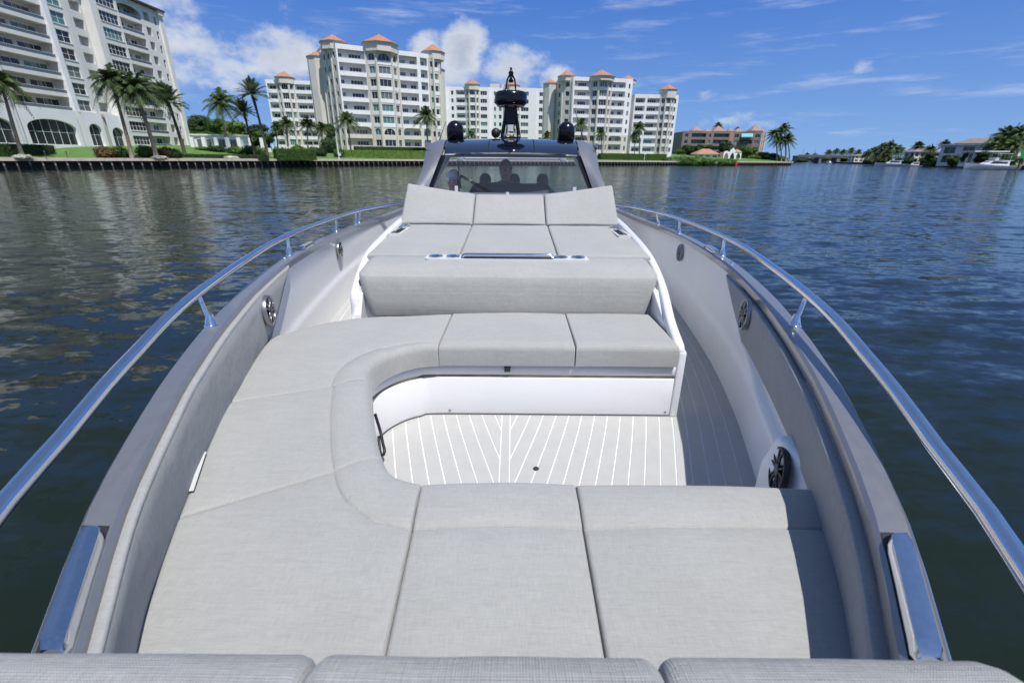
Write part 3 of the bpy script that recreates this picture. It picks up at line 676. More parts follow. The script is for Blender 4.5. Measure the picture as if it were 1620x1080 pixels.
for x in (-.708, .690):
    d = MB().lathe([(.085, .0), (.105, .012), (.106, .12)] + [(.106 * math.cos(a), .125 + .106 * math.sin(a)) for a in np.linspace(.05, 1.5, 9)] + [(.0, .231)], 32, Matrix.Translation((x, 6.3, ZR - .022))).build('satellite_dome', 'black_gloss', yacht, smooth=60)
    MB().lathe([(.095, -.012), (.10, .004)], 24, Matrix.Translation((x, 6.3, ZR - .022)), cap=False).build('dome_base', 'black_matte', d)
MB().lathe([(.058 * math.cos(a), .07 + .058 * math.sin(a)) for a in np.linspace(-1.3, 1.5, 12)] + [(0, .128)], 20, Matrix.Translation((-.195, 6.25, ZR - .002))).build('horn_ball', 'black_matte', yacht, smooth='all')
for a, b in (((695.5, 221.5), (705, 193)), ((923.5, 221.5), (909, 172))):
    p, q = at(*a, 6.35), at(*b, 6.7); MB().tube([p - Vector((0, 0, FL)), p.lerp(q, .25) - Vector((0, 0, FL)), q - Vector((0, 0, FL))], [.010, .006, .004], 6).build('whip_aerial', 'black_matte', yacht, smooth='all')

# helm seats
for x in (-.40, .04, .475):
    o = MB().box(-.21, .21, -.10, .22, .38, .48).build('helm_seat', 'seat_dark', yacht, loc=(x, 7.12, 0)); bevel(o, .03, 3)
    P = []
    for k in range(17):
        z = .48 + .70 * k / 16; q = k / 16
        w = .20 if q < .62 else (.20 - .11 * min(1, (q - .62) / .14) if q < .80 else .092 * math.sqrt(max(.05, 1 - ((q - .86) / .16) ** 2)))
        y = .17 + .10 * q; P.append([(-w, y, z), (-w * .8, y - .045, z), (0, y - .055, z), (w * .8, y - .045, z), (w, y, z), (w * .8, y + .05, z), (-w * .8, y + .05, z)])
    mb = MB().grid(P, close_v=True); mb.f.append(tuple(16 * 7 + i for i in range(7))); mb.build('seat_back', 'seat_dark', o, smooth=60)
    MB().tube([(0, .05, -.33), (0, .05, .39)], .05, 10).build('pedestal', 'speaker_grey', o, smooth='all')
sw = MB().grid([[Vector((-.06, 6.32, .98)) + Matrix.Rotation(R_(-35), 3, 'X') @ Vector(((.17 + .014 * math.cos(b)) * math.cos(a), (.17 + .014 * math.cos(b)) * math.sin(a), .014 * math.sin(b))) for b in np.linspace(0, 2 * math.pi, 8, endpoint=False)] for a in np.linspace(0, 2 * math.pi, 28, endpoint=False)], close_u=True, close_v=True).build('steering_wheel', 'black_matte', yacht, smooth='all')
for a in (30, 150, 270):
    d = Matrix.Rotation(R_(-35), 3, 'X') @ Vector((.17 * math.cos(R_(a)), .17 * math.sin(R_(a)), 0)); c = Vector((-.06, 6.32, .98))
    MB().tube([c, c + d], .012, 6).build('wheel_spoke', 'black_matte', sw, smooth='all')

# ------------------------------------------------------------------ people in the cockpit
mat('skin', (.42, .25, .18), .5, nscale=30, namt=.05); mat('shirt_navy', (.030, .036, .05), .85, nscale=30, namt=.15, bump=.3, bscale=25)
mat('shirt_grey', (.16, .18, .20), .85, nscale=30, namt=.12, bump=.3, bscale=25); mat('shorts_dark', (.04, .045, .05), .85); mat('hair_dark', (.02, .016, .013), .6, bump=.6, bscale=90)
mat('cap_white', (.72, .73, .74), .8); mat('eye_white', (.6, .6, .58), .2)
def figure(name, root, verts, edges, mat_body):
    """verts: (x,y,z,rx,ry) joints of one continuous body; the first is the pelvis"""
    me = bpy.data.meshes.new(name); me.from_pydata([v[:3] for v in verts], edges, []); o = bpy.data.objects.new(name, me); COL.objects.link(o)
    me.materials.append(MATS['skin'])
    sk = o.modifiers.new('skin', 'SKIN'); sk.use_smooth_shade = True
    for i, v in enumerate(verts):
        me.skin_vertices[0].data[i].radius = (v[3], v[4]); me.skin_vertices[0].data[i].use_root = (i == 0)
    sb = o.modifiers.new('sub', 'SUBSURF'); sb.levels = 2; sb.render_levels = 2
    o.location = root; return o
def seated(name, root, lean, look, hands, shirt, label, cap=False):
    """adult sitting, facing -y (the bow). root = seat point in the world"""
    hx, hy, hz = lean, -.05, .66
    V = [(0, 0, .0, .15, .12), (lean * .3, .0, .18, .14, .11), (lean * .6, -.01, .36, .155, .11), (lean * .8, -.01, .46, .12, .09),       # pelvis, waist, chest, collar
         (lean, -.02, .53, .055, .055), (hx, hy, hz - .04, .075, .085), (hx, hy + .005, hz + .05, .078, .092), (hx, hy + .01, hz + .10, .05, .06),   # neck, jaw, skull, crown
         (hx + look * .07, hy - .11, hz, .014, .014)]                                                                                  # nose
    E = [(0, 1), (1, 2), (2, 3), (3, 4), (4, 5), (5, 6), (6, 7), (5, 8)]
    for s in (-1, 1):
        b = len(V); hxp = hands[0] if s < 0 else hands[1]
        V += [(lean * .8 + s * .17, 0, .44, .062, .062), (lean * .5 + s * .235, -.07, .21, .047, .047), (hxp[0], hxp[1] + .06, hxp[2] - .01, .030, .030), (*hxp, .032, .020)]
        E += [(3, b), (b, b + 1), (b + 1, b + 2), (b + 2, b + 3)]
        for k in range(5):            # fingers closing forward and down; the thumb leaves the side of the palm
            f = len(V)
            if k < 4:
                fx = hxp[0] + (k - 1.5) * .019; V += [(fx, hxp[1] - .045, hxp[2] - .002, .0085, .0085), (fx, hxp[1] - .070 + abs(k - 1.4) * .006, hxp[2] - .028, .0075, .0075), (fx, hxp[1] - .052, hxp[2] - .050, .0065, .0065)]
            else:
                V += [(hxp[0] - s * .038, hxp[1] - .012, hxp[2] - .012, .010, .010), (hxp[0] - s * .048, hxp[1] - .035, hxp[2] - .025, .009, .009), (hxp[0] - s * .044, hxp[1] - .052, hxp[2] - .036, .0075, .0075)]
            E += [(b + 3, f), (f, f + 1), (f + 1, f + 2)]
        c = len(V); V += [(s * .10, -.02, -.03, .085, .08), (s * .13, -.40, -.02, .062, .062), (s * .13, -.42, -.42, .042, .042), (s * .13, -.50, -.46, .038, .028)]
        E += [(0, c), (c, c + 1), (c + 1, c + 2), (c + 2, c + 3)]
        e = len(V); V += [(hx + s * .088, hy + .02, hz + .01, .012, .022)]; E += [(5, e)]
    o = figure(name, root, V, E, shirt); tag(o, label, 'person')
    # clothes: shirt and shorts as shells over the same joints
    Vs = [(0, 0, -.02, .17, .14), (lean * .3, 0, .18, .16, .13), (lean * .6, -.01, .36, .172, .127), (lean * .8, -.01, .455, .125, .10), (lean * .95, -.015, .505, .072, .068)]; Es = [(0, 1), (1, 2), (2, 3), (3, 4)]
    for s in (-1, 1):
        b = len(Vs); Vs += [(lean * .8 + s * .175, 0, .44, .078, .078), (lean * .55 + s * .235, -.06, .25, .066, .066)]; Es += [(3, b), (b, b + 1)]
    sh_ = figure('shirt', (0, 0, 0), Vs, Es, shirt); sh_.data.materials[0] = MATS[shirt]; sh_.parent = o
    Vp = [(0, 0, -.02, .165, .13)]; Ep = []
    for s in (-1, 1):
        b = len(Vp); Vp += [(s * .10, -.03, -.03, .10, .095), (s * .13, -.33, -.02, .085, .085)]; Ep += [(0, b), (b, b + 1)]
    sp = figure('shorts', (0, 0, 0), Vp, Ep, 'shorts_dark'); sp.data.materials[0] = MATS['shorts_dark']; sp.parent = o
    c = Matrix.Translation((hx, hy + .012, hz + .045)) @ Matrix.Rotation(look * .5, 4, 'Z')
    if not cap:
        P = [[c @ Vector((.094 * math.cos(a) * math.cos(b) * (1 + .04 * mnoise.noise((a * 3, b * 4, 1))), .112 * math.sin(a) * math.cos(b) + .008, .112 * math.sin(b) * (1 + .05 * mnoise.noise((a * 4, b, 7))) - .0)) for b in np.linspace(-.35 if math.sin(a) > -.35 else .42, 1.55, 9)] for a in np.linspace(0, 2 * math.pi, 28, endpoint=False)]
        MB().grid(P, close_u=True).build('hair', 'hair_dark', o, smooth='all')
    else:
        P = [[c @ Vector((.097 * math.cos(a) * math.cos(b), .115 * math.sin(a) * math.cos(b), .02 + .105 * math.sin(b))) for b in np.linspace(0, 1.56, 8)] for a in np.linspace(0, 2 * math.pi, 28, endpoint=False)]
        cp = MB().grid(P, close_u=True).build('cap', 'cap_white', o, smooth='all')
        P = [[c @ Vector((.085 * math.sin(a) * (1 + .15 * q), -(.10 + .085 * q) * math.cos(a * .9), .022 - .02 * q)) for q in (0, .5, 1)] for a in np.linspace(-.95, .95, 13)]
        br = MB().grid(P).build('cap_brim', 'cap_white', o, smooth='all'); so_ = br.modifiers.new('solid', 'SOLIDIFY'); so_.thickness = .005
    for s in (-1, 1):
        MB().lathe([(.0105 * math.cos(a), .0105 * math.sin(a)) for a in np.linspace(-1.5, 1.5, 7)], 10, Matrix.Translation((hx + s * .032 + look * .02, hy - .083, hz + .018))).build('eye', 'eye_white', o, smooth='all')
    MB().box(hx - .025 + look * .02, hx + .025 + look * .02, hy - .094, hy - .082, hz - .055, hz - .048).build('mouth', mat('lips', (.30, .13, .11), .5), o)
    return o
p = at(800, 266, 7.0)
seated('person', (p.x, 7.05, p.z - .70), .0, 0.0, ((-.12, -.62, .34), (.16, -.62, .34)), 'shirt_grey', 'person with dark hair in a grey shirt seated centrally at the helm behind the windscreen')
p = at(717, 284, 6.5)
seated('person', (p.x - .03, 6.55, p.z - .70), .04, .7, ((-.15, -.40, .10), (.22, -.42, .12)), 'shirt_navy', 'person in a white cap and dark shirt behind the wiper side of the windscreen', cap=True)

# ================================================================== water
def water_mat():
    m = bpy.data.materials.new('water'); m.use_nodes = True; t = m.node_tree; L = t.links.new; b = t.nodes['Principled BSDF']
    b.inputs['Base Color'].default_value = (.0085, .0140, .0070, 1); b.inputs['Roughness'].default_value = .085; b.inputs['IOR'].default_value = 1.333
    c = t.nodes.new('ShaderNodeTexCoord')
    def nz(scale, st, rot, det, ro=.55):
        mp = t.nodes.new('ShaderNodeMapping'); mp.inputs['Scale'].default_value = st; mp.inputs['Rotation'].default_value = (0, 0, rot); L(c.outputs['Object'], mp.inputs[0])
        n = t.nodes.new('ShaderNodeTexNoise'); n.inputs['Scale'].default_value = scale; n.inputs['Detail'].default_value = det; n.inputs['Roughness'].default_value = ro
        n.inputs['Distortion'].default_value = .35
        L(mp.outputs[0], n.inputs['Vector']); return n.outputs['Fac']
    geo = t.nodes.new('ShaderNodeNewGeometry'); acc = geo.outputs['Normal']
    # wave slopes from crossing noise fields; kept as slopes so that far water keeps its ripple
    for scale, st, rot, det, amp in ((.16, (1, 2.4, 1), .35, 3, .06), (.62, (1, 2.6, 1), .22, 4, .30), (2.0, (1, 2.2, 1), .12, 3, .36), (7.0, (1, 1.7, 1), -.2, 2, .16)):
        mp = t.nodes.new('ShaderNodeMapping'); mp.inputs['Scale'].default_value = st; mp.inputs['Rotation'].default_value = (0, 0, rot); L(c.outputs['Object'], mp.inputs[0])
        n = t.nodes.new('ShaderNodeTexNoise'); n.inputs['Scale'].default_value = scale; n.inputs['Detail'].default_value = det; n.inputs['Roughness'].default_value = .5; n.inputs['Distortion'].default_value = .4
        L(mp.outputs[0], n.inputs['Vector'])
        sb = t.nodes.new('ShaderNodeVectorMath'); sb.operation = 'SUBTRACT'; L(n.outputs['Color'], sb.inputs[0]); sb.inputs[1].default_value = (.5, .5, .5)
        ml = t.nodes.new('ShaderNodeVectorMath'); ml.operation = 'MULTIPLY'; L(sb.outputs[0], ml.inputs[0]); ml.inputs[1].default_value = (amp * .95, amp * 1.5, 0)
        ad = t.nodes.new('ShaderNodeVectorMath'); ad.operation = 'ADD'; L(acc, ad.inputs[0]); L(ml.outputs[0], ad.inputs[1]); acc = ad.outputs[0]
    # calmer in the lee of the apartment blocks, choppier out in the channel, with drifting wind patches
    spx = t.nodes.new('ShaderNodeSeparateXYZ'); L(c.outputs['Object'], spx.inputs[0])
    wr = t.nodes.new('ShaderNodeMapRange'); wr.interpolation_type = 'SMOOTHSTEP'; L(spx.outputs[0], wr.inputs[0]); wr.inputs[1].default_value = -45; wr.inputs[2].default_value = 25; wr.inputs[3].default_value = .42; wr.inputs[4].default_value = 1.12
    gust = nz(.035, (1, 2.2, 1), .3, 3); gm = t.nodes.new('ShaderNodeMapRange'); L(gust, gm.inputs[0]); gm.inputs[1].default_value = .35; gm.inputs[2].default_value = .65; gm.inputs[3].default_value = .75; gm.inputs[4].default_value = 1.2
    am = t.nodes.new('ShaderNodeMath'); am.operation = 'MULTIPLY'; L(wr.outputs[0], am.inputs[0]); L(gm.outputs[0], am.inputs[1])
    df = t.nodes.new('ShaderNodeVectorMath'); df.operation = 'SUBTRACT'; L(acc, df.inputs[0]); L(geo.outputs['Normal'], df.inputs[1])
    sc_ = t.nodes.new('ShaderNodeVectorMath'); sc_.operation = 'SCALE'; L(df.outputs[0], sc_.inputs[0]); L(am.outputs[0], sc_.inputs['Scale'])
    a2 = t.nodes.new('ShaderNodeVectorMath'); a2.operation = 'ADD'; L(sc_.outputs[0], a2.inputs[0]); L(geo.outputs['Normal'], a2.inputs[1]); acc = a2.outputs[0]
    nm = t.nodes.new('ShaderNodeVectorMath'); nm.operation = 'NORMALIZE'; L(acc, nm.inputs[0]); n = nm.outputs[0]
    L(n, b.inputs['Normal'])
    return m
MATS['water'] = water_mat()
wm = MB().grid([[(x, y, 0) for y in (-900, -200, -40, 0, 60, 200, 600, 2500, 6000)] for x in (-5000, -1200, -300, -60, 0, 60, 300, 1200, 5000)], flip=False)
tag(wm.build('water', 'water', None), kind='structure')

# ================================================================== land
mat('lawn', (.085, .17, .030), .9, nscale=.6, namt=.22, bump=.6, bscale=6)
mat('earth', (.10, .12, .05), .95, nscale=.2, namt=.2)
mat('concrete_cap', (.50, .44, .36), .85, nscale=1.4, namt=.14, bump=.3, bscale=4)
mat('wall_dark', (.035, .030, .026), .9, nscale=.8, namt=.35)
mat('pile', (.27, .225, .17), .85, nscale=2.0, namt=.25)
def _dark_foot(m):
    t = m.node_tree; b = t.nodes['Principled BSDF']; src = b.inputs['Base Color'].links[0].from_socket; L = t.links.new
    c = t.nodes.new('ShaderNodeTexCoord'); sp = t.nodes.new('ShaderNodeSeparateXYZ'); L(c.outputs['Object'], sp.inputs[0])
    n = t.nodes.new('ShaderNodeTexNoise'); n.inputs['Scale'].default_value = 3; L(c.outputs['Object'], n.inputs['Vector'])
    ad = t.nodes.new('ShaderNodeMath'); ad.operation = 'MULTIPLY_ADD'; L(n.outputs['Fac'], ad.inputs[0]); ad.inputs[1].default_value = .5; L(sp.outputs[2], ad.inputs[2])
    r = t.nodes.new('ShaderNodeMapRange'); L(ad.outputs[0], r.inputs[0]); r.inputs[1].default_value = .70; r.inputs[2].default_value = .95
    mx_ = t.nodes.new('ShaderNodeMix'); mx_.data_type = 'RGBA'; L(r.outputs[0], mx_.inputs['Factor']); mx_.inputs[6].default_value = (.035, .032, .024, 1); L(src, mx_.inputs[7]); L(mx_.outputs[2], b.inputs['Base Color'])
_dark_foot(MATS['pile'])      # weed and wet below the tide line, added to darken the piles' water reflection
SHORE = [(-128, 20), (-104, 44), (-88, 64), (-80.5, 75), (-70.5, 88.5), (-58, 107), (-46.6, 122.7), (-30, 142.4), (14, 168), (59.3, 192.7), (96, 213.4), (134, 235)]
def offset_line(line, d):
    out = []
    for i, p in enumerate(line):
        a = Vector(line[max(i - 1, 0)]); b = Vector(line[min(i + 1, len(line) - 1)]); t = (b - a).normalized(); n = Vector((-t.y, t.x)); out.append(Vector(p) + n * d)
    return out
def dist_line(line, x, y):
    p = Vector((x, y)); best = 1e9
    for a, b in zip(line[:-1], line[1:]):
        a, b = Vector(a), Vector(b); ab = b - a; t = max(0, min(1, (p - a).dot(ab) / ab.length_squared)); best = min(best, (p - a - ab * t).length)
    return best
HZ = [(0, 1.62), (2.6, 1.66), (8, 1.95), (16, 2.7), (24, 3.7), (40, 4.7), (70, 5.4), (600, 6.0)]
def ground(x, y): return float(np.interp(dist_line(SHORE, x, y), [h[0] for h in HZ], [h[1] for h in HZ]))
SH2 = spline(SHORE[:8], 60).tolist() + spline(SHORE[7:], 40).tolist()[1:]
def strip(line, d0, z0, d1, z1):
    A = offset_line(line, d0); B = offset_line(line, d1); return [[(a.x, a.y, z0), (b.x, b.y, z1)] for a, b in zip(A, B)]
lawn = MB()
for (d0, z0), (d1, z1) in zip(HZ[1:-1], HZ[2:]):
    lawn.grid(strip(SHORE if d1 > 100 else SH2, d0, z0, min(d1, 320), z1))
# the point at the far end falls back behind the bridge
lawn.add([(134, 235, 1.6), (142, 246, 1.6), (170, 330, 1.6), (240, 470, 1.6), (262, 560, 1.6), (0, 640, 5), (-20, 480, 5), (60, 330, 4.6), (116, 268, 3)], [(0, 1, 2, 3, 4, 5, 6, 7, 8)])
tag(lawn.build('ground', 'lawn', None, smooth=True), kind='structure')
tag(MB().grid(strip(SH2, .0, 1.68, 2.7, 1.69)).build('path', 'concrete_cap', None), kind='structure')

def seawall(line, label, spacing, top=1.68, face='wall_dark', pile_m='pile', batter=.22, dz=.0):
    o = MB(); A = offset_line(line, .55); B = offset_line(line, -.25)
    o.grid([[(a.x, a.y, -1.2), (a.x, a.y, top - .3)] for a in A], flip=True)
    w = tag(o.build('seawall', face, None), label, 'seawall')
    C = offset_line(line, .8)
    MB().grid([[(c.x, c.y, top - .46), (b.x, b.y, top - .46), (b.x, b.y, top + .01), (c.x, c.y, top + .01)] for b, c in zip(B, C)]).build('wall_cap', 'concrete_cap', w)
    me = None; s = 0.0; pts = [Vector(p) for p in line]; nxt = spacing / 2; acc = 0
    for a, b in zip(pts[:-1], pts[1:]):
        L = (b - a).length
        while nxt <= acc + L:
            p = a + (b - a) * ((nxt - acc) / L); t = (b - a).normalized(); ang = math.atan2(t.y, t.x)
            if me is None:
                me = MB().add([(-.11, -.15 - batter, -1.0), (.11, -.15 - batter, -1.0), (.11, .15 - batter, -1.0), (-.11, .15 - batter, -1.0), (-.11, .05, top - .345), (.11, .05, top - .345), (.11, .35, top - .345), (-.11, .35, top - .345)],
                              [(0, 3, 2, 1), (4, 5, 6, 7), (0, 1, 5, 4), (1, 2, 6, 5), (2, 3, 7, 6), (3, 0, 4, 7)]).mesh('pile', pile_m)
            link('pile', me, w, mw=Matrix.Translation((p.x, p.y, 0)) @ Matrix.Rotation(ang, 4, 'Z')); nxt += spacing
        acc += L
    return w
seawall(SH2, 'long pale-capped seawall on dark piles below the white apartment blocks', 1.5)
# right bank and the far shore beyond the bridge
RB = [(150, 118), (158, 142), (167.4, 160), (179, 180), (191, 200), (203, 230), (212, 257), (236, 320), (290, 430), (330, 520), (400, 640)]
rb = RB[::-1]
land = MB().grid(strip(rb, .3, 1.3, 14, 1.5)).grid(strip(rb, 14, 1.5, 160, 2.2))
tag(land.build('far_bank', 'earth', None), kind='structure')
def rground(x, y): return 1.5
o = MB(); A = offset_line(rb, .0); C = offset_line(rb, .9)
o.grid([[(a.x, a.y, -1), (a.x, a.y, 1.25), (c.x, c.y, 1.30)] for a, c in zip(A, C)], flip=True)
tag(o.build('seawall', 'wall_dark', None), 'low dark seawall along the opposite bank under the houses', 'seawall')
fs = MB().add([(180, 640, 0), (260, 560, 1.2), (330, 700, 1.2), (420, 690, 1.2), (600, 900, 1.5), (900, 1600, 2), (-600, 1600, 2), (-400, 700, 2)], [(0, 1, 2, 3, 4, 5, 6, 7)])
tag(fs.build('far_shore', 'earth', None), kind='structure')

# ================================================================== buildings
mat('stucco_white', (.78, .78, .77), .85, nscale=.35, namt=.05, bump=.15, bscale=3)
mat('stucco_cream', (.62, .59, .515), .85, nscale=.35, namt=.07, bump=.15, bscale=3)
mat('stucco_ivory', (.70, .685, .635), .85, nscale=.3, namt=.06, bump=.15, bscale=3)
mat('stucco_taupe', (.215, .175, .16), .9, nscale=.5, namt=.10); mat('stucco_salmon', (.31, .215, .18), .9, nscale=.5, namt=.1)
mat('roof_tile', (.38, .185, .115), .8, nscale=1.6, namt=.22, bump=.8, bscale=5)
mat('roof_dark', (.05, .05, .055), .8); mat('roof_deck', (.35, .34, .32), .9)
mat('win_frame', (.70, .71, .70), .5); mat('rail_metal', (.10, .11, .12), .4, metal=.5)
mat('pane_dark', (.020, .026, .030), .08, spec=.7); mat('pane_teal', (.085, .20, .185), .10, spec=.7); mat('pane_shade', (.13, .15, .15), .12, spec=.6)
mat('rail_glass', (.10, .13, .14), .08, spec=.7)
WIN = {}
def window(parent, mw, w, h, nx, nz, pane='pane_dark', name='window'):
    k = (round(w, 2), round(h, 2), nx, nz)
    if k not in WIN:
        f = MB(); b = .07
        f.box(0, w, 0, .08, 0, b).box(0, w, 0, .08, h - b, h).box(0, b, 0, .08, b, h - b).box(w - b, w, 0, .08, b, h - b)
        for i in range(1, nx): f.box(w * i / nx - .04, w * i / nx + .04, .005, .075, b, h - b)
        for j in range(1, nz): f.box(b, w - b, .01, .07, h * j / nz - .03, h * j / nz + .03)
        WIN[k] = (f.mesh('window', 'win_frame'), {})
    fm, pm = WIN[k]
    if pane not in pm: pm[pane] = MB().add([(.03, .05, .03), (w - .03, .05, .03), (w - .03, .05, h - .03), (.03, .05, h - .03)], [(0, 1, 2, 3)]).mesh('pane', pane)
    o = link(name, fm, parent, mw=mw); link('pane', pm[pane], o); return o
class Seg:
    """one straight run of facade; local frame: x along, y into the building, z up"""
    def __init__(s, p0, p1):
        p0, p1 = Vector(p0), Vector(p1); t = (p1 - p0); s.w = t.length; s.ang = math.atan2(t.y, t.x); s.m = Matrix.Translation((p0.x, p0.y, 0)) @ Matrix.Rotation(s.ang, 4, 'Z')
    def at(s, x, y, z): return s.m @ Matrix.Translation((x, y, z))
def panel(mb, sg, x0, x1, z0, z1, holes=(), d=0.0, th=.35):
    xs = sorted({x0, x1, *[h[0] for h in holes], *[h[1] for h in holes]}); zs = sorted({z0, z1, *[h[2] for h in holes], *[h[3] for h in holes]})
    for a, b in zip(xs[:-1], xs[1:]):
        for c, e in zip(zs[:-1], zs[1:]):
            mx_, mz_ = (a + b) / 2, (c + e) / 2
            if any(h[0] < mx_ < h[1] and h[2] < mz_ < h[3] for h in holes): continue
            mb.add([sg.m @ Vector(q) for q in ((a, d, c), (b, d, c), (b, d, e), (a, d, e))], [(0, 1, 2, 3)])
    for h in holes:
        a, b, c, e = h[:4]
        for q in (((a, d, c), (a, d, e), (a, d + th, e), (a, d + th, c)), ((b, d, e), (b, d, c), (b, d + th, c), (b, d + th, e)), ((a, d, e), (b, d, e), (b, d + th, e), (a, d + th, e)), ((b, d, c), (a, d, c), (a, d + th, c), (b, d + th, c))):
            mb.add([sg.m @ Vector(p) for p in q], [(0, 1, 2, 3)])
def arch_fill(mb, sg, a, b, zs, zt, d=0.02, n=8, th=.3):
    """spandrels that turn a square-headed hole into an arched one"""
    c = (a + b) / 2; r = (b - a) / 2
    for s in (-1, 1):
        arc = [(c + s * r * math.cos(q), d, zs + (zt - zs) * math.sin(q)) for q in np.linspace(0, math.pi / 2, n)]
        poly = arc + [(c + s * r, d, zt)]
        mb.add([sg.m @ Vector(p) for p in (poly if s < 0 else poly[::-1])], [tuple(range(len(poly)))])
        mb.add([sg.m @ Vector(p) for p in arc] + [sg.m @ Vector((p[0], d + th, p[2])) for p in arc], [(i, i + 1, n + i + 1, n + i) for i in range(n - 1)])
def rnd_pane(rg, teal=.15): 
    q = rg.random(); return 'pane_teal' if q < teal else ('pane_shade' if q < teal + .18 else 'pane_dark')
def balcony_mesh(w, depth, style, mname):
    mb = MB().box(0, w, .0, depth, -.26, 0)
    if style == 'solid': mb.box(0, w, .0, .14, 0, .98); mb.box(-.02, w + .02, -.03, .17, .98, 1.05)
    if style == 'low': mb.box(0, w, .0, .14, 0, .45); mb.box(0, w, .03, .09, 1.0, 1.06)
    return mb.mesh('balcony', mname)
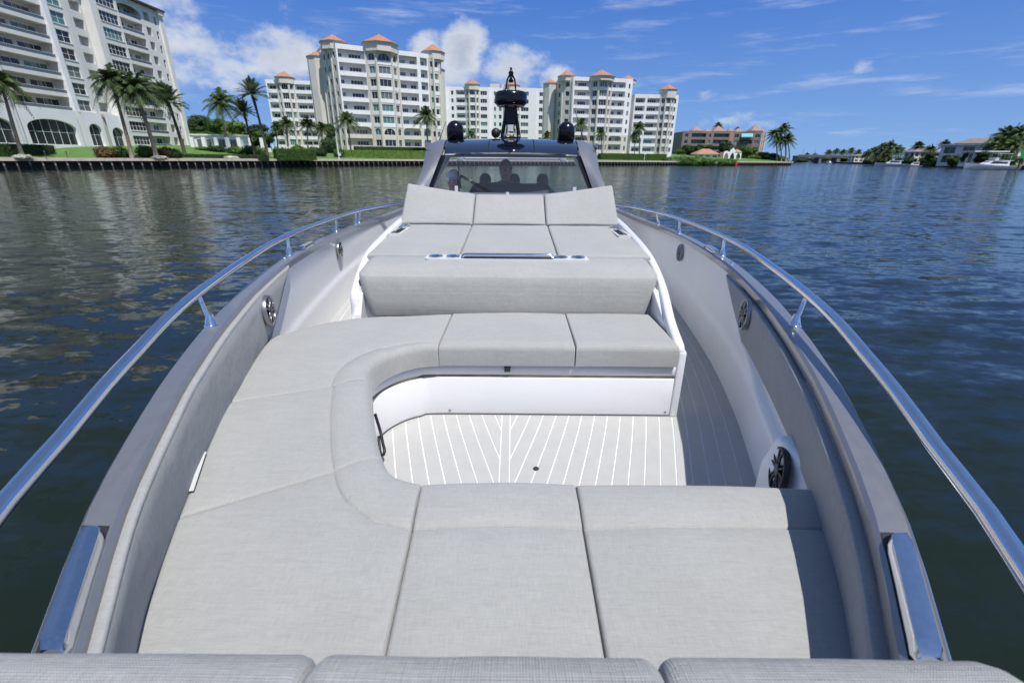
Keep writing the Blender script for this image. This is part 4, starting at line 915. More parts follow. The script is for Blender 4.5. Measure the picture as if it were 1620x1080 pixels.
def make_condo(name, loc, rz, segs, floors, z_top, label, mats=('stucco_white', 'stucco_cream'), seed=1, parapet=1.0, roofs=(), teal=.1, deck_back=None, group=None, roofm='roof_tile'):
    """segs: (p0, p1, kind, opts). floors: list of floor heights. Everything hangs on one Empty at the base."""
    rg = random.Random(seed); root = empty(name, loc, rz); tag(root, label, 'building', group)
    W = {}; bal = {}; run = 0; last = None
    nf = len(floors); tops = floors[1:] + [z_top]; pts = []
    for p0, p1, kind, op in segs:
        sg = Seg(p0, p1); w = sg.w; m = op.get('mat', mats[0]); run += (m != last); last = m; mb = W.setdefault((m, run), MB()); base_f = op.get('base', 0); pts.append(p0)
        mb_low = W.setdefault((mats[1], run, 'low'), MB()) if op.get('low_cream') else mb
        top_par = z_top + op.get('par', parapet)
        panel(mb, sg, 0, w, z_top, top_par)
        mb.add([sg.m @ Vector(q) for q in ((0, .3, z_top), (w, .3, z_top), (w, .3, top_par), (0, .3, top_par))], [(3, 2, 1, 0)]).add([sg.m @ Vector(q) for q in ((0, 0, top_par), (w, 0, top_par), (w, .3, top_par), (0, .3, top_par))], [(0, 1, 2, 3)])
        if op.get('posts'):
            n = max(2, int(w / 1.1)); pm_ = op.get('pm') or MB().box(-.09, .09, -.06, .0, 0, parapet - .1).mesh('parapet_post', mats[0])
            for i in range(n): link('parapet_post', pm_, root, mw=sg.at((i + .5) * w / n, 0, z_top + .02))
        if kind == 'blank': panel(mb, sg, 0, w, floors[0] - 1.5, z_top); continue
        if kind == 'skip': continue
        for f, (z0, z1) in enumerate(zip(floors, tops)):
            low = op.get('low_cream') and f < 2; mm = mb_low if low else mb; H = z1 - z0
            if f < base_f: panel(mm, sg, 0, w, z0 - (1.5 if f == 0 else 0), z1); continue
            if kind == 'balc':
                dp = op.get('depth', 1.8); e = op.get('edge', .45)
                if f == 0 and z0 - 1.5 < z0: panel(mm, sg, 0, w, z0 - 1.5, z0)
                panel(mm, sg, 0, e, z0, z1, d=0); panel(mm, sg, w - e, w, z0, z1, d=0)
                for xx, fl_ in ((e, 0), (w - e, 1)):
                    q = [(xx, 0, z0), (xx, dp, z0), (xx, dp, z1), (xx, 0, z1)]; mm.add([sg.m @ Vector(p) for p in q], [(0, 1, 2, 3) if fl_ else (3, 2, 1, 0)])
                ops = op.get('doors', [(.15, .45, 3), (.62, .9, 2)]); holes = []
                for a, b, nx in ops: holes.append((e + a * (w - 2 * e), e + b * (w - 2 * e), z0 + .05, z0 + .05 + min(2.35, H - .55)))
                panel(mm, sg, e, w - e, z0, z1, holes, d=dp, th=.15)
                for (a, b, c, d_), (_, _, nx) in zip(holes, ops): window(root, sg.at(a, dp + .05, c), b - a, d_ - c, nx, 1, rnd_pane(rg, teal))
                st = op.get('style', 'solid'); key = (round(w, 2), dp, st, low)
                if key not in bal: bal[key] = balcony_mesh(w - 2 * e - .01, dp - .01, st, mats[1] if low else (op.get('bmat') or m))
                b_ = link('balcony', bal[key], root, mw=sg.at(e + .005, -.02 if st == 'solid' else 0, z0))
                if st == 'low':
                    gk = ('g', round(w, 2))
                    if gk not in bal: bal[gk] = MB().box(.02, w - 2 * e - .02, .045, .075, .45, 1.0).mesh('railing_glass', 'rail_glass')
                    link('railing_glass', bal[gk], b_)
                if f == nf - 1 or op.get('lintel'):
                    panel(mm, sg, e, w - e, z1 - .35, z1)
                if op.get('arch_top') and f == nf - 1: arch_fill(mm, sg, e, w - e, z1 - 1.3, z1 - .35)
                if low and f == 1: arch_fill(mm, sg, e, w - e, z1 - 1.2, z1 - .02)
            elif kind == 'open':                    # small square loggia with a solid breast
                a, b = op.get('span', (.2, .8)); a *= w; b *= w; c, d_ = z0 + .95, z1 - .35
                panel(mm, sg, 0, w, z0 - (1.5 if f == 0 else 0), z1, [(a, b, c, d_)], th=1.4)
                mm.add([sg.m @ Vector(q) for q in ((a, 1.4, c), (b, 1.4, c), (b, 1.4, d_), (a, 1.4, d_))], [(0, 1, 2, 3)])
                window(root, sg.at(a + (b - a) * .25, 1.3, c + .02), (b - a) * .5, d_ - c - .1, 2, 1, rnd_pane(rg, teal), 'window')
            else:                                   # 'win'
                wins = op.get('wins', [(.25, .75, 2)]); sill = op.get('sill', .85); hh = min(op.get('h', 1.75), H - sill - .3); holes = []
                if op.get('arch_low') and f == 0: sill = .1; hh = H - .8
                for a, b, nx in wins: holes.append((a * w, b * w, z0 + sill, z0 + sill + hh))
                panel(mm, sg, 0, w, z0 - (1.5 if f == 0 else 0), z1, holes, th=.3)
                for (a, b, c, d_), (_, _, nx) in zip(holes, wins):
                    window(root, sg.at(a, .18, c), b - a, d_ - c, nx, op.get('nz', 1), rnd_pane(rg, teal))
                    if (op.get('arch_top') and f == nf - 1) or (low and f == 1) or (op.get('arch_low') and f == 0): arch_fill(mm, sg, a, b, d_ - (b - a) * .45, d_)
                    if op.get('sillbox'):
                        sk = ('s', round(b - a, 2))
                        if sk not in bal: bal[sk] = MB().box(-.1, b - a + .1, -.10, .1, -.16, 0).mesh('sill', m)
                        link('sill', bal[sk], root, mw=sg.at(a, 0, c))
                if op.get('breast') and not low:     # white panel under each window of a cream bay
                    bk = ('b', round(w, 2), round(sill, 2))
                    if bk not in bal: bal[bk] = MB().box(wins[0][0] * w - .25, wins[-1][1] * w + .25, -.10, .05, -.30, sill - .04).mesh('breast_panel', mats[0])
                    link('breast_panel', bal[bk], root, mw=sg.at(0, 0, z0))
        for cx in op.get('cols', ()):               # full-height pilasters
            ck = ('c', op.get('colw', .55), z_top)
            if ck not in bal: bal[ck] = MB().box(-ck[1] / 2, ck[1] / 2, -.28, .1, floors[0] - 1.5, z_top + .1).mesh('column', op.get('colmat', mats[1]))
            link('column', bal[ck], root, mw=sg.at(cx * w, 0, 0))
    pts.append(segs[-1][1])
    if deck_back:
        ring_ = [pts[-1]] + list(deck_back) + [pts[0]]; bk_ = MB(); pts = pts + list(deck_back)
        for q0, q1 in zip(ring_[:-1], ring_[1:]): panel(bk_, Seg(q0, q1), 0, Seg(q0, q1).w, floors[0] - 1.5, z_top + parapet * .6)
        W[(mats[0], 'back')] = bk_
    for k, mb in W.items():
        if mb.v: mb.build('wall', k[0], root)
    MB().add([(p[0], p[1], z_top + .02) for p in pts], [tuple(range(len(pts)))]).build('roof_deck', 'roof_deck', root)
    for (cx, cy, r, zb, hgt, n, rot) in roofs:
        mb = MB(); ring = [(cx + r * math.cos(rot + 2 * math.pi * i / n), cy + r * math.sin(rot + 2 * math.pi * i / n)) for i in range(n)]
        mb.add([(x, y, zb) for x, y in ring] + [(cx, cy, zb + hgt)], [(i, (i + 1) % n, n) for i in range(n)] + [tuple(range(n))[::-1]])
        rf = mb.build('roof', roofm, root)
        tw = MB().prism([(cx + (x - cx) * .90, cy + (y - cy) * .90) for x, y in ring], z_top - .3 if zb > z_top else 0, zb).build('roof_drum' if zb > z_top else 'stair_tower', mats[1], root)
        MB().prism([(cx + (x - cx) * .95, cy + (y - cy) * .95) for x, y in ring], zb - .35, zb - .01).build('eave', mats[1], rf)
    return root
def octa(x0, x1, out, ang_w, **k):
    """three faces of a canted bay standing out of the wall line y = 0"""
    o = dict(mat='stucco_cream', breast=True, cols=(.0, 1.0), arch_top=True, low_cream=True, par=1.4); o.update(k)
    side = dict(o); side['wins'] = [(.20, .80, 2)]; mid = dict(o); mid['wins'] = [(.12, .88, 3)]; side['h'] = mid['h'] = 2.05
    return [((x0, 0), (x0 + ang_w, -out), 'win', side), ((x0 + ang_w, -out), (x1 - ang_w, -out), 'win', mid), ((x1 - ang_w, -out), (x1, 0), 'win', side)]

# ---- left condominium: facade along x = -91, facing the water (+x); local x runs along +y of the world
fl = [3.9 + 3.13 * k for k in range(10)]
L0 = 76.0
def ly(y): return y - L0
LB = dict(mat='stucco_ivory')
balA = dict(doors=[(.01, .54, 4), (.60, .985, 3)], style='low', depth=2.2, edge=.5, base=2, bmat='stucco_ivory', **LB)
segsL = [((0, 0), (ly(91.6), 0), 'balc', dict(balA)), ((ly(91.6), 0), (ly(105.2), 0), 'balc', dict(balA)),
         ((ly(105.2), 0), (ly(110.4), 0), 'win', dict(wins=[(.24, .82, 2)], sill=.65, h=2.05, nz=2, sillbox=True, base=2, **LB)),
         ((ly(110.4), 0), (ly(115.2), .5), 'open', dict(span=(.28, .88), base=2, **LB)),
         ((ly(115.2), .5), (ly(115.5), -1.2), 'blank', LB), ((ly(115.5), -1.2), (ly(117.2), -1.2), 'blank', LB), ((ly(117.2), -1.2), (ly(117.5), -.5), 'blank', LB),
         ((ly(117.5), -.5), (ly(124.2), -.5), 'win', dict(wins=[(.12, .90, 5)], sill=.65, h=1.95, nz=2, sillbox=True, **LB)), ((ly(124.2), -.5), (ly(124.3), 0), 'blank', LB),
         ((ly(124.3), 0), (ly(132.2), 0), 'balc', dict(doors=[(.05, .5, 3), (.66, .92, 2)], style='low', depth=2.0, edge=.4, arch_top=True, bmat='stucco_ivory', **LB)),
         ((ly(132.2), 0), (ly(135.6), 0), 'open', dict(span=(.25, .75), **LB)),
         ((ly(135.6), 0), (ly(137.9), 0), 'win', dict(wins=[(.35, .70, 1)], sill=.7, h=1.8, nz=2, **LB)),
         ((ly(137.9), 0), (ly(138.0), -.4), 'blank', LB), ((ly(138.0), -.4), (ly(139.4), -.4), 'blank', LB), ((ly(139.4), -.4), (ly(139.4), 16), 'win', dict(wins=[(.2, .3, 1), (.6, .7, 1)], nz=2, **LB))]
lc = make_condo('apartment_building', (-91, L0, 0), R_(90), segsL, fl, fl[-1] + 3.13, 'tall ivory apartment block with glass balconies and an arched lobby, cut by the frame edge', mats=('stucco_ivory', 'stucco_white'), seed=3, parapet=.9, teal=.3, deck_back=[(0, 16)])
# dark overhanging roof, and the lobby arches that replace the two lowest floors
MB().prism([(-.5, -1.0), (ly(139.9), -1.0), (ly(139.9), 17), (-.5, 17)], fl[-1] + 4.05, fl[-1] + 4.45).build('roof', 'roof_dark', lc)
def lobby(y0, y1, zt, cols, nz):
    sg = Seg((ly(y0), -.75), (ly(y1), -.75)); mb = MB(); w = sg.w
    panel(mb, sg, -.9, w + .9, fl[0] - 1.5, fl[2] + .35, [(0, w, fl[0] + .1, zt)], th=.72); arch_fill(mb, sg, 0, w, zt - w * .16 if w > 6 else zt - w * .45, zt, d=.0, th=.6); mb.add([sg.m @ Vector(q) for q in ((-.9, 0, fl[2] + .35), (w + .9, 0, fl[2] + .35), (w + .9, .74, fl[2] + .35), (-.9, .74, fl[2] + .35))], [(0, 1, 2, 3)]); mb.build('lobby_wall', 'stucco_white', lc)
    window(lc, sg.at(0, .55, fl[0] + .1), w, zt - fl[0] - .12, cols, nz, 'pane_dark', 'lobby_window')
lobby(92.9, 103.2, 8.6, 6, 2); lobby(106.3, 109.5, 8.4, 2, 2); lobby(112.2, 115.5, 8.0, 2, 2); lobby(80.0, 90.4, 8.6, 6, 2)
# full-height white piers between the balcony bays
for y in (91.6, 105.2):
    MB().box(-.55, .55, -.5, .3, fl[0] - 1.5, fl[-1] + 3.2).build('pier', 'stucco_white', lc, loc=(ly(y), 0, 0))
MB().prism([(ly(139.7), -.8), (ly(139.7), 6), (ly(137.5), 6), (ly(137.5), -.8)], fl[-1] + 3.1, fl[-1] + 4.05).build('cornice', 'stucco_ivory', lc)

# ---- the tall middle tower with three tiled turrets
ft = [4.8, 8.3] + [11.9 + 3.65 * k for k in range(6)]
bop = dict(doors=[(.02, .17, 2), (.42, .88, 4)], depth=1.7, posts=True, low_cream=True, edge=.5)
segsT = [((-3.6, 15), (-3.3, 8.5), 'win', dict(mat='stucco_cream', wins=[(.2, .42, 1), (.62, .84, 1)], cols=(0, .5, 1), breast=False)),
         ((-3.3, 8.5), (-1.2, 2.4), 'win', dict(mat='stucco_cream', wins=[(.2, .42, 1), (.62, .84, 1)], cols=(.5, 1), arch_top=True)),
         ((-1.2, 2.4), (0, 0), 'win', dict(mat='stucco_cream', wins=[(.3, .7, 1)])),
         ((0, 0), (9.2, 0), 'balc', bop)] + octa(9.2, 19.2, 2.3, 2.5) + [
         ((19.2, 0), (26.4, 0), 'balc', dict(bop, doors=[(.10, .42, 3), (.66, .96, 2)])), ((26.4, 0), (30.4, .9), 'balc', dict(doors=[(.2, .8, 2)], depth=1.2, posts=True, low_cream=True, edge=.7)),
         ((30.4, .9), (31.6, 0), 'win', dict(mat='stucco_cream', wins=[(.2, .8, 1)], cols=(0,), low_cream=True)), ((31.6, 0), (34.0, .8), 'win', dict(mat='stucco_cream', wins=[(.22, .78, 1)], cols=(0, 1), breast=True, low_cream=True, arch_top=True)),
         ((34.0, .8), (35.4, 3.4), 'win', dict(mat='stucco_cream', wins=[(.25, .75, 1)], cols=(1,), breast=True, low_cream=True, arch_top=True)), ((35.4, 3.4), (36.4, 12), 'win', dict(mat='stucco_cream', wins=[(.15, .3, 1), (.6, .75, 1)], low_cream=True))]
ta = math.atan2(15.0, 27.5)
make_condo('apartment_building', (-55.6, 165, 0), ta, segsT, ft, ft[-1] + 3.65, 'tall white and cream apartment tower with three orange tiled turrets nearest the water', seed=5,
           roofs=[(14.2, 1.2, 6.2, 36.0, 2.9, 8, R_(22.5)), (0.3, 4.6, 4.5, 35.7, 2.3, 8, R_(22.5)), (33.0, 3.4, 4.3, 35.9, 2.6, 8, R_(22.5)), (-4.0, 13, 3.6, 32.6, 1.8, 8, R_(22.5)), (36.4, 11, 3.6, 32.0, 1.8, 8, R_(22.5))], deck_back=[(36, 26), (-3.6, 26)])
# ---- lower block behind, to its left
fm_ = [5.6 + 3.35 * k for k in range(7)]
simple = dict(doors=[(.06, .56, 3), (.66, .94, 2)], depth=1.5, posts=True)
make_condo('apartment_building', (-97.5, 203, 0), math.atan2(4.5, 23), [((0, 0), (4.2, 0), 'balc', dict(simple, doors=[(.15, .85, 2)]))] + octa(4.2, 10.2, 1.6, 1.5, low_cream=False) + [((10.2, 0), (17, 0), 'balc', simple), ((17, 0), (23.6, 0), 'balc', dict(simple, doors=[(.3, .9, 3)])), ((23.6, 0), (26.5, .2), 'win', dict(wins=[(.4, .6, 1)])), ((26.5, .2), (26.6, 14), 'blank', {})],
           fm_, fm_[-1] + 3.3, 'white six-row apartment block with a single orange turret between palms and the tower', seed=8, roofs=[(7.2, 1.0, 4.1, 30.9, 2.3, 8, R_(22.5))], deck_back=[(26, 18), (0, 18)])
# ---- the long block behind the boat's mast
fm2 = [5.8 + 3.3 * k for k in range(8)]
def midseg(x):
    return [((x, 0), (x + 1.6, 0), 'blank', {}), ((x + 1.6, 0), (x + 4.4, 0), 'win', dict(wins=[(.3, .7, 1)], posts=True)), ((x + 4.4, 0), (x + 9.6, 0), 'balc', dict(doors=[(.1, .9, 3)], depth=1.3, posts=True))]
segsM = [((-4.5, -2.5), (0, -2.4), 'blank', dict(par=1.2)), ((0, -2.4), (.1, 0), 'blank', {})] + midseg(0) + octa(9.6, 15.6, 1.5, 1.5, low_cream=False) + [((15.6, 0), (20.4, 0), 'win', dict(wins=[(.15, .8, 3)])), ((20.4, 0), (22.2, .8), 'blank', {}), ((22.2, .8), (28.0, .8), 'win', dict(wins=[(.1, .25, 1), (.5, .72, 1)])), ((28.0, .8), (28.1, 0), 'blank', {})] + octa(28.1, 35.0, 1.5, 1.5, low_cream=False) + [((35.0, 0), (40.4, 0), 'win', dict(wins=[(.12, .8, 3)])), ((40.4, 0), (43.2, 0), 'blank', {}), ((43.2, 0), (43.4, .9), 'blank', {}), ((43.4, .9), (47.2, .9), 'win', dict(wins=[(.3, .75, 2)], posts=True)), ((47.2, .9), (55.5, .9), 'balc', dict(doors=[(.08, .8, 4)], depth=1.3, posts=True))]
lb_ = make_condo('apartment_building', (-32.3, 243, 0), R_(3), segsM, fm2, fm2[-1] + 3.2, 'long white apartment block with two orange turrets behind the radar mast', seed=11, roofs=[(12.6, 1.0, 4.1, 34.1, 2.6, 8, R_(22.5)), (31.5, 1.0, 4.1, 34.1, 2.6, 8, R_(22.5))], deck_back=[(55.5, 20), (-4.5, 20)])
for x_, w_ in ((21.0, 4.5), (26.5, 2.2)): MB().box(x_, x_ + w_, 5, 9, fm2[-1] + 3.2, fm2[-1] + 6.4).build('rooftop_unit', 'stucco_cream', lb_)
# ---- the right-hand complex: tower and wing
fr = [4.8, 8.2] + [11.5 + 3.3 * k for k in range(6)]
segsR = [((-4.2, 9), (-3.6, 3.0), 'win', dict(mat='stucco_cream', wins=[(.3, .65, 1)], cols=(0, 1), arch_top=True)), ((-3.6, 3.0), (-.2, .2), 'win', dict(mat='stucco_cream', wins=[(.3, .7, 1)], cols=(1,), arch_top=True)), ((-.2, .2), (0, 0), 'blank', {}),
         ((0, 0), (7.6, 0), 'balc', dict(doors=[(.30, .80, 4)], depth=1.5, posts=True, low_cream=True))] + octa(7.6, 16.0, 2.0, 2.2) + [((16.0, 0), (22.6, .2), 'balc', dict(doors=[(.08, .36, 3), (.62, .92, 2)], depth=1.4, posts=True, low_cream=True)), ((22.6, .2), (25.4, .8), 'win', dict(wins=[(.35, .65, 1)], posts=True, low_cream=True)), ((25.4, .8), (26.6, 9), 'win', dict(wins=[(.3, .5, 1)]))]
make_condo('apartment_building', (23.6, 206, 0), math.atan2(5, 26), segsR, fr, fr[-1] + 3.3, 'white and cream apartment tower with clustered orange turrets right of the mast', seed=14, roofs=[(11.8, .8, 5.6, 32.6, 2.6, 8, R_(22.5)), (-1.6, 4.2, 4.0, 32.8, 2.4, 8, R_(22.5)), (24.6, 4.6, 3.8, 32.4, 2.0, 8, R_(22.5)), (-6.6, 11, 3.2, 31.0, 1.8, 8, R_(22.5))], deck_back=[(26, 20), (-4, 20)])
fr2 = [4.4, 7.6] + [10.8 + 3.1 * k for k in range(5)]
segsR2 = [((0, 2.5), (.1, 0), 'blank', {}), ((.1, 0), (5.2, 0), 'balc', dict(doors=[(.15, .9, 3)], depth=1.3, posts=True)), ((5.2, 0), (11.5, 0), 'balc', dict(doors=[(.08, .8, 4)], depth=1.5, posts=True))] + octa(11.5, 17.0, 1.3, 1.6) + [((17.0, 0), (19.2, .3), 'win', dict(wins=[(.2, .6, 1)])), ((19.2, .3), (20.2, 8), 'blank', {})]
make_condo('apartment_building', (50.2, 214, 0), math.atan2(2.0, 20), segsR2, fr2, fr2[-1] + 3.1, 'white apartment wing with one orange turret ending the row of blocks', seed=17, roofs=[(14.6, 1.2, 3.9, 29.2, 2.2, 8, R_(22.5))], deck_back=[(20, 18), (0, 18)])
# ---- taupe four-storey condominium beyond
f4 = [3.0 + 3.1 * k for k in range(4)]
tp = dict(mat='stucco_taupe')
segsA = [((0, 0), (4.5, 0), 'win', dict(wins=[(.3, .7, 1)], **tp)), ((4.5, 0), (13, .0), 'balc', dict(doors=[(.1, .9, 4)], depth=2.0, base=0, bmat='stucco_taupe', **tp)), ((13, 0), (16, -.6), 'win', dict(wins=[(.3, .7, 1)], mat='stucco_salmon')), ((16, -.6), (25, -.6), 'balc', dict(doors=[(.1, .45, 2), (.6, .9, 2)], depth=2.0, bmat='stucco_taupe', **tp)), ((25, -.6), (27.5, .4), 'blank', dict(mat='stucco_salmon')), ((27.5, .4), (31, .4), 'win', dict(wins=[(.2, .8, 2)], **tp)),
         ((31, .4), (37, -2.0), 'balc', dict(doors=[(.2, .8, 3)], depth=2.0, bmat='stucco_taupe', **tp)), ((37, -2.0), (41, -2.2), 'win', dict(wins=[(.2, .8, 2)], arch_top=True, **tp)), ((41, -2.2), (46, 3), 'win', dict(wins=[(.1, .3, 1), (.6, .8, 1)], mat='stucco_salmon', cols=(0, .45, 1), colmat='stucco_white')), ((46, 3), (48, 16), 'win', dict(wins=[(.1, .25, 1), (.4, .55, 1), (.7, .85, 1)], mat='stucco_white'))]
tb = make_condo('apartment_building', (88.5, 262, 0), R_(2), segsA, f4, f4[-1] + 3.1, 'taupe four-storey condominium with tiled hips beside the channel', mats=('stucco_taupe', 'stucco_salmon'), roofm='stucco_salmon', seed=21, parapet=.7, roofs=[(9, 6, 4.6, 16.4, 2.4, 4, R_(45)), (14.5, 4, 2.6, 16.2, 1.6, 4, R_(45)), (21, 6, 4.8, 16.4, 2.8, 4, R_(45)), (26.3, 3.5, 2.4, 16.4, 1.9, 4, R_(45)), (32, 6, 3.4, 16.2, 2.0, 4, R_(45)), (40, 4, 4.6, 16.6, 3.2, 4, R_(45)), (44.5, 5, 2.6, 16.0, 2.0, 4, R_(45))], deck_back=[(46, 22), (0, 22)])
sgA = Seg((31, .4), (37, -2.0))
MB().add([sgA.m @ Vector(q) for q in ((.5, -.1, 15.2), (6, -.1, 15.2), (6, -1.6, 13.6), (.5, -1.6, 13.6), (.5, -1.6, 13.2), (6, -1.6, 13.2))], [(0, 1, 2, 3), (3, 2, 5, 4)]).build('awning', mat('awning_teal', (.16, .50, .52), .8), tb)

# ================================================================== planting
def leaf_mat(name, col, var=.35, sat=1.0, scale=1.2):
    m = bpy.data.materials.new(name); m.use_nodes = True; t = m.node_tree; L = t.links.new; b = t.nodes['Principled BSDF']
    b.inputs['Roughness'].default_value = .6; b.inputs['Specular IOR Level'].default_value = .3
    c = t.nodes.new('ShaderNodeTexCoord'); n = t.nodes.new('ShaderNodeTexNoise'); n.inputs['Scale'].default_value = scale; n.inputs['Detail'].default_value = 4; L(c.outputs['Object'], n.inputs['Vector'])
    g = t.nodes.new('ShaderNodeNewGeometry'); r = t.nodes.new('ShaderNodeMapRange'); L(g.outputs['Random Per Island'], r.inputs[0]); r.inputs[3].default_value = 1 - var; r.inputs[4].default_value = 1 + var
    r2 = t.nodes.new('ShaderNodeMapRange'); L(n.outputs['Fac'], r2.inputs[0]); r2.inputs[1].default_value = .3; r2.inputs[2].default_value = .7; r2.inputs[3].default_value = .7; r2.inputs[4].default_value = 1.3
    mu = t.nodes.new('ShaderNodeMath'); mu.operation = 'MULTIPLY'; L(r.outputs[0], mu.inputs[0]); L(r2.outputs[0], mu.inputs[1])
    oi = t.nodes.new('ShaderNodeObjectInfo'); r3 = t.nodes.new('ShaderNodeMapRange'); L(oi.outputs['Random'], r3.inputs[0]); r3.inputs[3].default_value = .8; r3.inputs[4].default_value = 1.2
    mu2 = t.nodes.new('ShaderNodeMath'); mu2.operation = 'MULTIPLY'; L(mu.outputs[0], mu2.inputs[0]); L(r3.outputs[0], mu2.inputs[1])
    v = t.nodes.new('ShaderNodeVectorMath'); v.operation = 'SCALE'; v.inputs[0].default_value = col; L(mu2.outputs[0], v.inputs['Scale']); L(v.outputs[0], b.inputs['Base Color'])
    tl = t.nodes.new('ShaderNodeBsdfTranslucent'); L(v.outputs[0], tl.inputs[0]); ms = t.nodes.new('ShaderNodeMixShader'); ms.inputs[0].default_value = .25
    L(b.outputs[0], ms.inputs[1]); L(tl.outputs[0], ms.inputs[2]); L(ms.outputs[0], t.nodes['Material Output'].inputs[0]); MATS[name] = m
leaf_mat('frond', (.065, .105, .030)); leaf_mat('frond_grey', (.115, .150, .070)); leaf_mat('leaf_dark', (.035, .075, .018)); leaf_mat('leaf_mid', (.065, .135, .022)); leaf_mat('leaf_light', (.13, .21, .035))
leaf_mat('leaf_red', (.13, .085, .03)); leaf_mat('flower_white', (.5, .52, .42)); leaf_mat('mangrove', (.060, .130, .018))
mat('trunk_grey', (.20, .17, .13), .9, nscale=3, namt=.25, bump=.6, bscale=8); mat('trunk_dark', (.09, .07, .05), .9, nscale=3, namt=.25)

def palm_crown(kind, seed):
    rg = random.Random(seed); mb = MB()
    nf = 30 if kind == 'coconut' else 44
    for k in range(nf):
        az_ = 2 * math.pi * (k * .382) + rg.uniform(-.15, .15); q = k / nf
        if kind == 'coconut': elv = R_(78 - 105 * q + rg.uniform(-8, 8)); L_ = rg.uniform(.9, 1.12); sag = rg.uniform(.55, .85)
        else: elv = R_(82 - 88 * q + rg.uniform(-6, 6)); L_ = rg.uniform(.85, 1.0); sag = rg.uniform(.20, .40)
        d = Vector((math.cos(az_), math.sin(az_), 0)); n = 11; pts = []
        for i in range(n + 1):
            t = i / n; pts.append(d * (math.cos(elv) * t * L_) + Vector((0, 0, math.sin(elv) * t * L_ - sag * t * t * L_ * (.55 + .45 * math.cos(elv)))))
        wind = Vector((-.14, .05, 0))
        pts = [p + wind * (i / n) ** 2 for i, p in enumerate(pts)]
        side = Vector((-d.y, d.x, 0))
        mb.add([p + side * s * .010 * (1 - .7 * i / n) for i, p in enumerate(pts) for s in (-1, 1)], [(2 * i, 2 * i + 1, 2 * i + 3, 2 * i + 2) for i in range(n)])
        m = 20
        for j in range(2, m + 1):
            t = j / m * n; i = min(int(t), n - 1); p = pts[i].lerp(pts[i + 1], t - i) if j < m else pts[n]; tan = (pts[min(i + 1, n)] - pts[i]).normalized()
            w = math.sin(math.pi * min(.97, .12 + .85 * j / m)) * (.34 if kind == 'coconut' else .22) * rg.uniform(.8, 1.15)
            for s in (-1, 1):
                droop = -.55 if kind == 'coconut' else .18
                tip = p + (side * s * .80 + tan * .55 + Vector((0, 0, droop + rg.uniform(-.15, .15)))).normalized() * w
                wd = tan * .030
                mb.add([p - wd, p + wd, tip], [(0, 1, 2)])
    if kind == 'date':
        for k in range(20):      # hanging skirt of older leaf bases
            a = rg.uniform(0, 6.28); mb.add([(.05 * math.cos(a), .05 * math.sin(a), .0), (.05 * math.cos(a + .5), .05 * math.sin(a + .5), .0), (.09 * math.cos(a + .2), .09 * math.sin(a + .2), -.22)], [(0, 1, 2)])
    return mb.mesh('crown', 'frond' if kind == 'coconut' else 'frond_grey')
CROWN = {'coconut': [palm_crown('coconut', i) for i in range(4)], 'date': [palm_crown('date', 20 + i) for i in range(3)]}
ORD = ['first', 'second', 'third', 'fourth', 'fifth', 'sixth', 'seventh', 'eighth', 'ninth', 'tenth', 'eleventh', 'twelfth', 'thirteenth', 'fourteenth']
def rank(us, u): return ORD[sorted(us).index(u)]
_pn = 0
def palm(kind, base, top, D, rpx, label, group=None, Db=None, zb=None, trunk_r=None):
    """base and top: where trunk foot and crown centre are seen; D: how far off it stands; rpx: crown radius as seen"""
    global _pn; _pn += 1
    rg = random.Random(_pn * 7); c = at(*top, D); b = at(*base, D); gz = (ground(b.x, b.y) if zb is None else zb) - .3
    f = Vector((b.x, D, gz)); root = empty('palm_tree', f, 0); tag(root, label, 'palm', group)
    R = 1.22 * rpx / F_PX * (D * math.cos(PITCH) + (CAM.z - c.z) * math.sin(PITCH)); h = c.z - gz; dx = c.x - b.x; dy = rg.uniform(-.6, .6)
    tr = trunk_r or max(.13, R * .055); pts = []; rs = []
    for i in range(9):
        t = i / 8; pts.append((dx * (t * .55 + .45 * t * t), dy * t * t, h * t)); rs.append(tr * (1.35 - .55 * t if t > .06 else 1.9))
    if kind == 'date': rs[-2] *= 1.5; rs[-1] *= 1.7
    MB().tube(pts, rs, 8).build('trunk', 'trunk_grey' if kind == 'coconut' else 'trunk_dark', root, smooth='all')
    cr = link('crown', CROWN[kind][_pn % len(CROWN[kind])], root, mw=Matrix.Translation((dx, dy, h)) @ Matrix.Rotation(rg.uniform(0, 6.28), 4, 'Z') @ Matrix.Diagonal((R, R, R * rg.uniform(.92, 1.08), 1)))
    return root
P1 = 'palms on the lawn of the ivory block'
palm('coconut', (34, 244), (4, 132), 82, 34, 'coconut palm leaning out of the picture at the far edge of the ivory block')
palm('coconut', (207, 240), (180, 128), 92, 33, 'coconut palm leaning across the pilaster of the ivory block, nearer its lobby')
palm('coconut', (246, 241), (216, 140), 93, 36, 'shaggy coconut palm before the second balcony column of the ivory block')
palm('date', (292, 240), (268, 162), 104, 32, 'date palm with stiff grey-green fronds at the corner of the ivory block')
palm('coconut', (362, 242), (349, 163), 130, 27, 'coconut palm standing over the green trees behind the white pavilion')
palm('date', (403, 243), (385, 178), 114, 23, 'shorter of the pair of date palms beside the box hedge')
palm('date', (424, 247), (401, 150), 112, 27, 'tallest slender date palm standing alone against the sky')
for i, (u, v, ub, r) in enumerate(((436, 203, 441, 14), (454, 197, 457, 14), (486, 196, 488, 15), (509, 203, 511, 14))):
    palm('coconut', (ub, 243), (u, v), 150, r, ORD[i] + ' small palm from the ivory block in the garden below the six-row white block', 'small palms in the tower garden')
palm('coconut', (556, 244), (549, 190), 140, 19, 'bushy coconut palm at the near corner of the tall tower')
palm('coconut', (677, 240), (675, 184), 152, 18, 'slim drooping palm before the tower beside the satellite dome')
